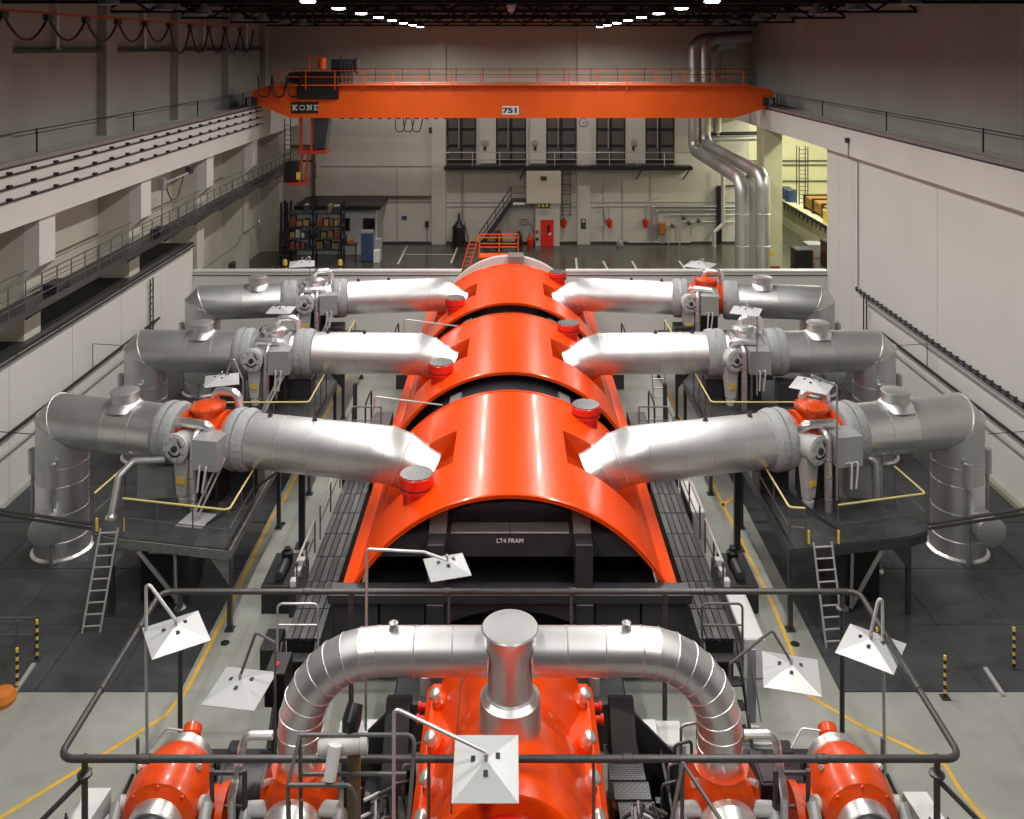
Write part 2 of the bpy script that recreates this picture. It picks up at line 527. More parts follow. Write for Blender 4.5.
# ceiling
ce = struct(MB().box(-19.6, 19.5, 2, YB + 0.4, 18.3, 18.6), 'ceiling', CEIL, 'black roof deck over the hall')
for k in range(8):
    y = 6 + 9.0 * k
    m_ = MB().box(-19.1, 19.0, y, y + 0.3, 17.9, 18.1).box(-19.1, 19.0, y, y + 0.3, 17.2, 17.32)
    for j in range(19):
        x = -18.9 + 2 * j
        m_.bar((x, y + 0.15, 17.3), (x + 1, y + 0.15, 17.95), 0.1).bar((x + 1, y + 0.15, 17.95), (x + 2, y + 0.15, 17.3), 0.1)
    build(m_, 'roof_truss', CEIL, ce)
for x in (-15.5, -10.5, -3.0, 3.0, 10.5, 15.5):
    build(MB().box(x - 0.08, x + 0.08, 4, YB, 17.75, 17.9), 'purlin', CEIL, ce)

# ------------------------------------------------------------------ high-bay lamps
ORD = ['nearest', 'second', 'third', 'fourth', 'fifth', 'sixth', 'seventh', 'eighth', 'ninth', 'tenth', 'eleventh', 'twelfth', 'thirteenth']


def lamp_fixture(label, group):
    t = thing('high_bay_lamp', label, 'ceiling lamp', (0, 0, LAMP_Z), group)
    o = Vector(t.location)
    build(MB().lathe([(0.0, 0.30), (0.16, 0.27), (0.34, 0.14), (0.52, 0.11), (0.53, 0.0)], o, (0, 0, 1), 16), 'shade', BLACKM, t)
    build(MB().lathe([(-0.05, 0.2), (-0.02, 0.24), (0.0, 0.25)], o, (0, 0, 1), 16), 'diffuser', LAMPE, t)
    build(MB().cyl(o + Vector((0, 0, 0.5)), o + Vector((0, 0, 1.25)), 0.03, 6), 'hanger', BLACKM, t)
    return t
ld = bpy.data.lights.new('lamp_light', 'AREA')
ld.shape = 'DISK'; ld.size = 0.62; ld.energy = LAMP_POWER; ld.color = (1.0, 0.965, 0.90); ld.spread = math.radians(LAMP_SPREAD)
first = None
for s in (-1, 1):
    for k, y in enumerate(LAMP_YS):
        lb = '%s lit high-bay lamp from the back wall in the %s roof row' % (ORD[len(LAMP_YS) - 1 - k], 'left' if s < 0 else 'right')
        gp = 'lit lamps of the %s roof row' % ('left' if s < 0 else 'right')
        if first is None:
            first = lamp_fixture(lb, gp)
            first.location = (s * LAMP_X, y, LAMP_Z)
            L = first
        else:
            L = dup(first, (s * LAMP_X, y, LAMP_Z), lb, 0, gp)
        lo = bpy.data.objects.new('lamp_light', ld)
        col.objects.link(lo)
        lo.location = (s * LAMP_X, y, LAMP_Z - 0.07)
# unlit outer rows
first = None
for s in (-1, 1):
    for k in range(8):
        y = 25 + 4.6 * k
        lb = '%s unlit grey lamp from the back wall in the %s outer row' % (ORD[7 - k], 'left' if s < 0 else 'right')
        gp = 'unlit lamps of the %s outer row' % ('left' if s < 0 else 'right')
        if first is None:
            t = thing('unlit_lamp', lb, 'ceiling lamp', (s * 13.2, y, 17.0), gp)
            o = Vector(t.location)
            build(MB().lathe([(0.0, 0.36), (0.16, 0.30), (0.34, 0.14), (0.52, 0.11), (0.53, 0.0)], o, (0, 0, 1), 14), 'shade', GREYB, t)
            build(MB().cyl(o + Vector((0, 0, 0.5)), o + Vector((0, 0, 1.3)), 0.03, 6), 'hanger', BLACKM, t)
            first = t
        else:
            dup(first, (s * 13.2, y, 17.0), lb, 0, gp)
# hanging cluster at the middle of the roof
t = thing('roof_fan_stack', 'pale stacked roof fitting hanging at the centre of the ceiling', 'roof fitting', (0.05, 34, 17.05))
for k in range(3):
    build(MB().lathe([(0, 0.10), (0.06, 0.2 - 0.03 * k), (0.16, 0.16), (0.22, 0.08)], (0.05, 34 + 3 * k, 17.1 + 0.02 * k), (0, 0, 1), 14), 'bell', GREYB, t)
    build(MB().cyl((0.05, 34 + 3 * k, 17.3), (0.05, 34 + 3 * k, 18.3), 0.04, 6), 'stem', BLACKM, t)
# side-bay tube lights
first = None
tl = bpy.data.lights.new('tube_light', 'AREA')
tl.shape = 'RECTANGLE'; tl.size = 0.3; tl.size_y = 3.0; tl.energy = 850; tl.color = (1.0, 0.98, 0.78)
for k, (x, y) in enumerate(((20.3, 53), (22.5, 62), (22.5, 70), (28.5, 66), (28.5, 74), (22.5, 78))):
    lb = '%s tube light from the opening on the side bay ceiling' % ORD[(0, 2, 4, 1, 3, 5)[k]]
    if first is None:
        t = thing('tube_light', lb, 'ceiling lamp', (x, y, 11.4), 'tube lights of the side bay')
        build(MB().box(x - 0.2, x + 0.2, y - 1.6, y + 1.6, 11.5, 11.69), 'housing', WHITE, t)
        build(MB().box(x - 0.16, x + 0.16, y - 1.5, y + 1.5, 11.46, 11.5), 'tube', TUBEE, t)
        first = t
    else:
        dup(first, (x, y, 11.4), lb)
    lo = bpy.data.objects.new('tube_light_source', tl)
    col.objects.link(lo)
    lo.location = (x, y, 11.42)

# ------------------------------------------------------------------ floor finish: rubber mats, lines
for s, lb in ((-1, 'left'), (1, 'right')):
    root = thing('rubber_matting', 'dark grey rubber floor matting laid in sheets on the %s side' % lb, 'floor mat', (s * 12.5, 21.8, 0.0))
    root['kind'] = 'structure'
    xs = [7.97, 9.7, 11.5, 13.4, 15.3, 17.08]
    ys = [21.75, 24.3, 26.9, 29.5, 32.1, 34.7, 37.3, 39.9, 42.5, 45.1, 47.6]
    build(MB().box(s * 7.98, s * 17.07, 21.77, 47.58, 0.0, 0.006), 'underlay', BLACKM, root)
    for i in range(5):
        for j in range(10):
            h = 0.014 + 0.006 * random.random()
            build(MB().box(s * (xs[i] + 0.012), s * (xs[i + 1] - 0.012), ys[j] + 0.012, ys[j + 1] - 0.012, 0.0, h), 'mat_sheet', RUBBER, root)


def floor_line(pts, wd, name, m, lb, z=0.004):
    mb = MB()
    pts = [Vector((p[0], p[1], 0)) for p in pts]
    L, R_ = [], []
    for i, p in enumerate(pts):
        d = (pts[min(i + 1, len(pts) - 1)] - pts[max(i - 1, 0)]).normalized()
        n = Vector((-d.y, d.x, 0)) * wd / 2
        L.append(p + n); R_.append(p - n)
    for zz in (0.0, z):
        pass
    k = len(pts)
    vs = [Vector((q.x, q.y, z)) for q in L] + [Vector((q.x, q.y, z)) for q in R_]
    mb._add(vs, [(i, i + 1, k + i + 1, k + i) for i in range(k - 1)])
    o = build(mb, name, m)
    o.location.z = z + 0.0
    tag(o, lb, 'floor marking')
    o['kind'] = 'structure'
    return o


fl = [at_height(x, y) for x, y in ((-30, 836), (0, 818), (90, 763), (165, 716), (187, 690), (205, 655), (243, 579), (272, 517), (284, 500), (318, 430), (350, 370))]
floor_line(fl, 0.10, 'floor_line', YLINE, 'yellow line painted on the floor along the left matting')
fl = [at_height(x, y) for x, y in ((1010, 850), (960, 790), (945, 765), (905, 745), (865, 728), (806, 694), (795, 660), (772, 603), (748, 555), (731, 520), (723, 505), (716, 490), (690, 440), (665, 385))]
floor_line(fl, 0.10, 'floor_line', YLINE, 'yellow line painted on the floor along the right matting')
floor_line([at_height(733, 497), at_height(722, 506)], 0.13, 'floor_line', YLINE, 'short yellow cross mark at the bend of the right floor line')
for a, b, lb in (((398, 264), (407, 246), 'white bay line on the dark rear floor nearest the blue cabinet'), ((451, 263), (458, 246), 'white bay line on the dark rear floor beside the red ladder'),
                 ((405, 254.5), (455, 254.5), 'long white cross line on the dark rear floor'), ((577, 270), (576, 258), 'short white bay line right of the turbine end'),
                 ((608, 270), (603, 261), 'middle short white bay line on the rear floor'), ((637, 270), (632, 261), 'third short white bay line on the rear floor'),
                 ((686, 270), (679, 261), 'short white bay line beside the rear collector plate')):
    floor_line([at_height(*a), at_height(*b)], 0.14, 'bay_line', WLINE, lb)
# floor drains
dr = None
for px, py, lb in ((282, 524, 'small dark floor drain left of the turbine walkway'), (737, 524, 'small dark floor drain right of the turbine walkway'), (225, 643, 'small dark floor drain beside the left yellow line'), (795, 644, 'small dark floor drain beside the right yellow line')):
    p = at_height(px, py)
    tag(build(MB().lathe([(0, 0.12), (0.006, 0.12), (0.008, 0.10)], p, (0, 0, 1), 14), 'floor_drain', BLACK), lb, 'drain')

# ------------------------------------------------------------------ turbine hoods
HR, HZ, HW = 4.53, 4.40, 4.15          # shell radius, crest height, half width at the foot
HC = HZ - HR                            # centre of the arc
A_END = math.radians(60.5)
HOODS = [(22.5, 29.3, 25.9), (31.0, 37.8, 34.45), (39.4, 46.3, 42.75)]
NAMES_H = ['nearest', 'middle', 'farthest']


def arc_pt(a, r=HR):
    return Vector((r * math.sin(a), 0, HC + r * math.cos(a)))


def hood(i):
    y0, y1, yc = HOODS[i]
    t = thing('turbine_hood', '%s of the three glossy orange arched turbine hoods' % NAMES_H[i], 'turbine hood', (0, (y0 + y1) / 2, HC + HR * math.cos(A_END)), 'orange turbine hoods')
    NA = 44
    angs = [-A_END + 2 * A_END * k / NA for k in range(NA + 1)]
    pa0, pa1 = math.radians(20.5), math.radians(52.0)      # pocket for the steam pipe
    angs += [pa0, pa1, -pa0, -pa1]
    angs = sorted(set(round(a, 5) for a in angs))
    ysx = [y0, y0 + 0.5, yc - 1.05, yc + 1.05, y1 - 0.5, y1]
    mb = MB()
    TH = 0.09
    na, ny = len(angs), len(ysx)
    for r in (HR, HR - TH):
        for a in angs:
            for y in ysx:
                p = arc_pt(a, r); mb.v.append(Vector((p.x, y, p.z)))
    off = na * ny

    def hole(ia, iy):
        am = abs((angs[ia] + angs[ia + 1]) / 2)
        return pa0 < am < pa1 and ysx[iy] >= yc - 1.06 and ysx[iy + 1] <= yc + 1.06
    for ia in range(na - 1):
        for iy in range(ny - 1):
            if hole(ia, iy):
                continue
            q = (ia * ny + iy, (ia + 1) * ny + iy, (ia + 1) * ny + iy + 1, ia * ny + iy + 1)
            mb.f.append(q)
            mb.f.append(tuple(x + off for x in q[::-1]))
    for ia in range(na - 1):
        for iy in (0, ny - 1):
            a_, b_ = ia * ny + iy, (ia + 1) * ny + iy
            mb.f.append((a_, b_, b_ + off, a_ + off))
    build(mb, 'shell', ORANGE, t, 50)
    for s in (-1, 1):
        e = arc_pt(A_END)
        fb = MB()
        # straight flange along the foot, standing just outside the shell
        fb.prism([(s * (e.x - 0.14), e.z + 0.16), (s * (e.x + 0.03), e.z + 0.10), (s * (HW + 0.06), e.z - 0.02), (s * (HW + 0.04), e.z - 0.16), (s * (e.x - 0.1), e.z - 0.16)], 'y', y0 - 0.01, y1 + 0.01)
        build(fb, 'foot_flange', ORANGE, t)
        # pocket: four walls and a floor let into the shoulder
        pw = MB()
        dep = 0.62
        for (aa, rr) in ((pa0, 1), (pa1, 1)):
            p = arc_pt(s * aa); q = arc_pt(s * aa, HR - dep)
            pw._add([(p.x, yc - 1.05, p.z), (p.x, yc + 1.05, p.z), (q.x, yc + 1.05, q.z), (q.x, yc - 1.05, q.z)], [(0, 1, 2, 3)])
        n = 8
        for yy in (yc - 1.05, yc + 1.05):
            vs = []
            for k in range(n + 1):
                a = pa0 + (pa1 - pa0) * k / n
                p = arc_pt(s * a); q = arc_pt(s * a, HR - dep)
                vs += [(p.x, yy, p.z), (q.x, yy, q.z)]
            pw._add(vs, [(2 * k, 2 * k + 1, 2 * k + 3, 2 * k + 2) for k in range(n)])
        vs = []
        for k in range(n + 1):
            q = arc_pt(s * (pa0 + (pa1 - pa0) * k / n), HR - dep)
            vs += [(q.x, yc - 1.05, q.z), (q.x, yc + 1.05, q.z)]
        pw._add(vs, [(2 * k, 2 * k + 1, 2 * k + 3, 2 * k + 2) for k in range(n)])
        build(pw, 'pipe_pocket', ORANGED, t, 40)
    # thin edge beads along the two arches
    for y in (y0, y1):
        pts = [arc_pt(a, HR + 0.004) + Vector((0, y, 0)) for a in angs]
        build(MB().tube(pts, 0.035, 6), 'edge_bead', ORANGE, t)
    # manholes: left front, right rear
    for (x, y) in ((-2.5, y0 + 1.6), (2.42, y1 - 0.55)):
        zt = 4.2
        zs = HC + math.sqrt(HR * HR - x * x)
        mh = build(MB().lathe([(zs - 0.55, 0.37), (zs + 0.12, 0.37), (zs + 0.12, 0.46), (zt - 0.05, 0.46), (zt - 0.03, 0.44)], (x, y, 0), (0, 0, 1), 28), 'manhole', REDP, t)
        build(MB().lathe([(zs + 0.22, 0.468), (zs + 0.25, 0.468)], (x, y, 0), (0, 0, 1), 28), 'seal_ring', BLACK, mh)
        build(MB().lathe([(zt - 0.05, 0.43), (zt, 0.43)], (x, y, 0), (0, 0, 1), 28), 'tread_lid', TREAD, mh)
    return t


for i in range(3):
    hood(i)

# inner black casing that shows in the gaps, and the generator end ring
t = thing('inner_casing', 'long black inner turbine casing showing between the orange hoods', 'turbine casing', (0, 34, 1.6))
angs = [-A_END + 2 * A_END * k / 40 for k in range(41)]
RI = HR - 0.42
for a_, b_, RI in ((24.7, 28.6, HR - 0.8), (28.6, 31.6, HR - 0.40), (31.6, 37.1, HR - 0.8), (37.1, 40.0, HR - 0.40), (40.0, 46.2, HR - 0.8)):
    mb = MB()
    vs = []
    for a in angs:
        p = arc_pt(a, RI)
        vs += [(p.x, a_, p.z), (p.x, b_, p.z)]
    mb._add(vs, [(2 * k, 2 * k + 1, 2 * k + 3, 2 * k + 2) for k in range(40)])
    mb.f.append(tuple(range(0, 82, 2)))
    build(mb, 'casing_section', BLACKM, t, 50)
for y in (30.15, 38.6):
    for s in (-1, 1):
        a = math.radians(26) * s
        p = arc_pt(a, HR - 0.36)
        build(MB().obox((p.x, y, p.z), (0.42, 1.5, 0.14), (0, a, 0)), 'grey_plate', STEEL, t)
build(MB().box(-3.9, 3.9, 29.2, 46.0, 0.0, 2.0), 'pedestal', BLACKM, t)
# front face under the nearest hood
def under_arch(z0, z1, half, r):
    """cross-section of a beam trimmed to the inside of the arch"""
    hw = lambda z: min(half, math.sqrt(max(0.01, r * r - (z - HC) ** 2)))
    zs = [z0 + (z1 - z0) * k / 6 for k in range(7)]
    return [(hw(z), z) for z in zs] + [(-hw(z), z) for z in zs[::-1]]


t = thing('turbine_pedestal', 'charcoal steel pedestal with two posts and cross beams under the nearest hood', 'machine base', (0, 22.4, 0))
RU = HR - 0.13
ub = build(MB().prism(under_arch(2.72, 3.30, 3.9, RU), 'y', 22.75, 23.3), 'upper_beam', BLACKM, t)
build(MB().cbox(-1.5, -0.01, 22.73, 23.22, 3.30, 3.34, 0.008), 'bright_strip', STEEL, ub)
build(MB().cbox(0.01, 1.5, 22.73, 23.22, 3.30, 3.34, 0.008), 'bright_strip', STEEL, ub)
text_mesh('LT4 FRAM', 0.15, (0.0, 22.74, 3.12), WHITE, 'lettering', ub, 0.004, 0.004, 1.05)
build(MB().prism(under_arch(2.0, 4.2, 3.9, RU - 0.05), 'y', 24.4, 24.6), 'end_wall', PURPLE, t)
build(MB().prism([(-1.9, 3.0), (-1.75, 3.35), (-1.0, 3.66), (0, 3.74), (1.0, 3.66), (1.75, 3.35), (1.9, 3.0)], 'y', 23.5, 24.4), 'bearing_dome', PURPLE, t)
lb_ = build(MB().cbox(-4.45, 4.45, 21.95, 22.47, 2.0, 2.24, 0.02), 'lower_beam', BLACKM, t)
build(MB().cbox(-0.12, 0.20, 22.10, 22.18, 2.24, 2.26, 0.004), 'name_strip', WHITE, lb_)
arch = [(-1.6, 2.0), (-1.6, 1.5), (-0.9, 1.74), (0, 1.9), (0.9, 1.74), (1.6, 1.5), (1.6, 2.0)]
build(MB().prism(arch, 'y', 22.0, 22.3), 'arched_plate', BLACKM, t)
build(MB().box(-3.7, 3.7, 22.75, 24.3, 0.0, 2.0), 'block', BLACK, t)
for s in (-1, 1):
    post = build(MB().cbox(s * 1.83 - 0.22, s * 1.83 + 0.22, 22.2, 22.74, 0, 3.32, 0.02), 'post', BLACKM, t)
    build(MB().prism([(22.74, 3.30), (22.74, 2.6), (23.6, 2.6), (23.6, 3.70), (23.5, 3.72)], 'x', s * 1.83 - 0.22, s * 1.83 + 0.22), 'raker', STEEL, post)
    build(MB().cbox(s * 1.83 - 0.22, s * 1.83 + 0.22, 21.93, 22.2, 0, 2.0, 0.02), 'post_foot', BLACKM, post)
    for k in range(2):
        x0 = s * (2.08 + 1.15 * k); x1 = s * (2.08 + 1.15 * k + 1.11)
        build(MB().cbox(x0, x1, 22.05, 22.35, 0.2, 1.98, 0.02), 'side_panel', BLACKM, t)
# end ring, white, beyond the far hood, with the red guarded platform
t = thing('generator_end', 'white arched end ring of the machine behind the farthest hood', 'generator', (0, 47.6, 0))
mb = MB()
vs = []
RG = 4.35
for k in range(41):
    a = math.radians(-62 + 124 * k / 40)
    for r in (RG, RG - 0.5):
        for y in (48.6, 49.0):
            vs.append((r * math.sin(a) * 0.95, y, 4.3 - RG + r * math.cos(a)))
for k in range(40):
    o = 4 * k
    mb.f += [(o, o + 4, o + 5, o + 1), (o + 2, o + 3, o + 7, o + 6), (o, o + 2, o + 6, o + 4), (o + 1, o + 5, o + 7, o + 3)]
mb.v = [Vector(v) for v in vs]
build(mb, 'white_ring', WHITE, t, 50)
build(MB().prism([(-3.4, 0), (-3.4, 2.2), (-2.2, 3.3), (-1.0, 3.75), (0, 3.88), (1.0, 3.75), (2.2, 3.3), (3.4, 2.2), (3.4, 0)], 'y', 46.6, 48.8), 'orange_collar', ORANGED, t)
build(MB().cbox(-0.1, 0.75, 48.0, 48.9, 3.85, 4.45, 0.03), 'ribbed_box', STEEL, t)
t = thing('service_platform', 'small red-orange railed platform with ladder at the far turbine end', 'platform', (-1.2, 50, 0))
build(MB().box(-1.75, 0.5, 49.45, 50.4, 3.98, 4.06), 'deck', CRANEO, t)
for x in (-1.7, -0.6, 0.45):
    for y in (49.5, 50.35):
        build(MB().bar((x, y, 4.06), (x, y, 5.12), 0.05), 'post', CRANEO, t)
for z in (4.6, 5.12):
    build(MB().bar((-1.7, 49.5, z), (0.45, 49.5, z), 0.05), 'rail', CRANEO, t)
    build(MB().bar((-1.7, 50.35, z), (0.45, 50.35, z), 0.05), 'rail', CRANEO, t)
for x in (-2.25, -1.85):
    build(MB().bar((x - 0.55, 49.6, 2.9), (x + 0.1, 49.9, 5.1), 0.05), 'ladder_stile', CRANEO, t)
for k in range(8):
    f = k / 8
    build(MB().bar((-2.75 + 0.6 * f, 49.6 + 0.3 * f, 3.1 + 1.8 * f), (-2.35 + 0.6 * f, 49.6 + 0.3 * f, 3.1 + 1.8 * f), 0.035), 'rung', CRANEO, t)
build(MB().box(-1.7, -1.55, 49.6, 50.3, 0, 3.98), 'leg', CRANEO, t)
build(MB().box(0.3, 0.45, 49.6, 50.3, 0, 3.98), 'leg', CRANEO, t)

# ------------------------------------------------------------------ steam pipes with clad segments
PR = 0.765
RX = 13.92
RISERS = [28.0, 34.4, 40.8]
JOINTS = [25.9, 34.45, 42.75]
AXZ = 3.95
WHICH = ['nearest', 'middle', 'farthest']
SIDE = {-1: 'left', 1: 'right'}
VALVE_T = []


def segment(t, pts, r, m, name='cladding_segment', n=28, bead=True):
    o = build(MB().tube(pts, r, n), name, m, t, 40)
    if bead:
        d = (Vector(pts[-1]) - Vector(pts[-2])).normalized()
        build(MB().lathe([(-0.035, r), (-0.03, r + 0.012), (0.03, r + 0.012), (0.035, r)], pts[-1], d, n, False), 'seam_band', m, o, 40)
    return o


def steam_pipe(i, s):
    t = thing('steam_pipe', '%s large silver-clad steam pipe on the %s of the turbine' % (WHICH[i], SIDE[s]), 'pipe', (s * RX, RISERS[i], 0), 'large silver steam pipes')
    yr, yj = RISERS[i], JOINTS[i]
    A = Vector((s * RX, yr, AXZ + 0.05))                  # corner above the riser
    B = Vector((s * 3.3, yj, AXZ - 0.10))                # corner at the hood
    d = (B - A).normalized()
    # riser: foot collar and three sheets
    build(MB().lathe([(0, PR + 0.14), (0.05, PR + 0.14), (0.10, PR + 0.05), (0.55, PR + 0.03), (0.56, PR)], (s * RX, yr, 0.0), (0, 0, 1), 32), 'foot_collar', FOIL, t, 40)
    zs = [0.5, 1.35, 2.2, 2.75]
    for k in range(3):
        segment(t, [(s * RX, yr, zs[k]), (s * RX, yr, zs[k + 1])], PR, CLADD if k != 1 else CLAD)
    # mitred elbow: vertical stub, diagonal gore, horizontal stub
    c1 = Vector((s * RX, yr, 2.75))
    c2 = A + Vector((0, 0, -0.10))
    c3 = A + d * 0.10
    c4 = A + d * 1.05
    el = build(MB().tube([c1, c2, c3, c4], PR, 32), 'elbow', CLADD, t, 20)
    for c_, e0, e1_ in ((c2, Vector((0, 0, 1)), (c3 - c2).normalized()), (c3, (c3 - c2).normalized(), d)):
        bis = (e0 + e1_).normalized()
        sc_ = 1 / bis.dot(e0)
        side = e0.cross(e1_).normalized()
        upv = side.cross(bis).normalized()
        rp_ = [c_ + side * math.cos(a) * (PR + 0.005) + upv * math.sin(a) * (PR + 0.005) * sc_ for a in [2 * PI * q_ / 32 for q_ in range(33)]]
        build(MB().tube(rp_, 0.022, 6), 'mitre_seam', CLAD, el)
    # straight run to the valve, gap for the valve, straight run to the hood
    L = (B - A).length
    v0 = 3.45
    v1 = 6.45
    cuts = [1.05, 1.75, 2.65, v0]
    for k in range(3):
        segment(t, [A + d * cuts[k], A + d * cuts[k + 1]], PR + 0.004 * (k % 2), CLADD if k == 0 else CLAD)
    n_ = 4
    cuts = [v1 + (L - 0.55 - v1) * k / n_ for k in range(n_ + 1)]
    for k in range(len(cuts) - 1):
        segment(t, [A + d * cuts[k], A + d * cuts[k + 1]], PR + 0.004 * (k % 2), CLADB if k else CLAD)
    # bend down into the shoulder pocket of the hood
    e1 = A + d * (L - 0.55)
    tgt = arc_pt(s * math.radians(40), HR - 0.60) + Vector((0, yj, 0))
    inward = (tgt - B).normalized()
    b2 = B - d * 0.12
    dn = (d * 0.35 + Vector((-s * 0.75, 0, -0.62))).normalized()
    m1 = e1 + d * 0.35
    m2 = m1 + (d + dn).normalized() * 0.42
    m3 = m2 + dn * 0.45
    build(MB().tube([e1, m1, m2, m3], [PR, PR, PR * 0.96, PR * 0.9], 28), 'end_bend', CLADB, t, 20)
    for c_, n_, r_ in ((m1, (d + (m2 - m1).normalized()), PR), (m2, (m2 - m1).normalized() + dn, PR * 0.97), (m3, dn, PR * 0.9)):
        build(MB().lathe([(-0.03, r_), (-0.025, r_ + 0.02), (0.025, r_ + 0.02), (0.03, r_)], c_, n_, 28, False), 'bend_seam', CLAD, t)
    segment(t, [m3, m3 + dn * 0.42], PR * 0.86, FOIL, 'end_skirt')
    # capped hatch on top near the riser
    hp = A + d * (2.15 if i != 2 else 2.4)
    build(MB().lathe([(0.55, 0.40), (1.06, 0.40), (1.065, 0.43), (1.10, 0.43), (1.11, 0.41)], hp, (0, 0, 1), 24), 'hatch_stub', CLADD, t)
    build(MB().lathe([(0.6, 0.60), (0.74, 0.5), (0.79, 0.405)], hp, (0, 0, 1), 24, False), 'hatch_saddle', CLAD, t)
    # side nozzle on the riser facing the viewer
    q = Vector((s * (RX - 0.35 * 1), yr - 0.55, 1.15))
    nz = Vector((-s * 0.25 if s < 0 else 0.1, -1, 0)).normalized()
    q = Vector((s * RX + (-0.25 if s < 0 else 0.25), yr, 1.2))
    build(MB().lathe([(0.5, 0.42), (1.25, 0.42), (1.26, 0.44), (1.33, 0.44), (1.34, 0.40)], q, nz, 26), 'side_nozzle', CLADD, t)
    # spring hangers beside the riser
    for dx, dy in ((0.12 * -s, -0.92), (0.98 * s, 0.1)):
        h = build(MB().lathe([(0, 0.10), (0.02, 0.13), (0.75, 0.13), (0.78, 0.08)], (s * RX + dx, yr + dy, 2.3), (0, 0, 1), 16), 'spring_hanger', CLADD, t)
        build(MB().cyl((s * RX + dx, yr + dy, 0.0), (s * RX + dx, yr + dy, 2.3), 0.06, 10), 'hanger_rod', STEEL, h)
    # small lifting lugs on the long run
    for f in (v1 + 0.5, v1 + 1.9):
        p = A + d * f + Vector((0, 0, PR - 0.01))
        build(MB().lathe([(0, 0.09), (0.05, 0.06), (0.12, 0.05)], p, (0, 0, 1), 10), 'lug', BLACKM, t)
    return A, d, v0, v1


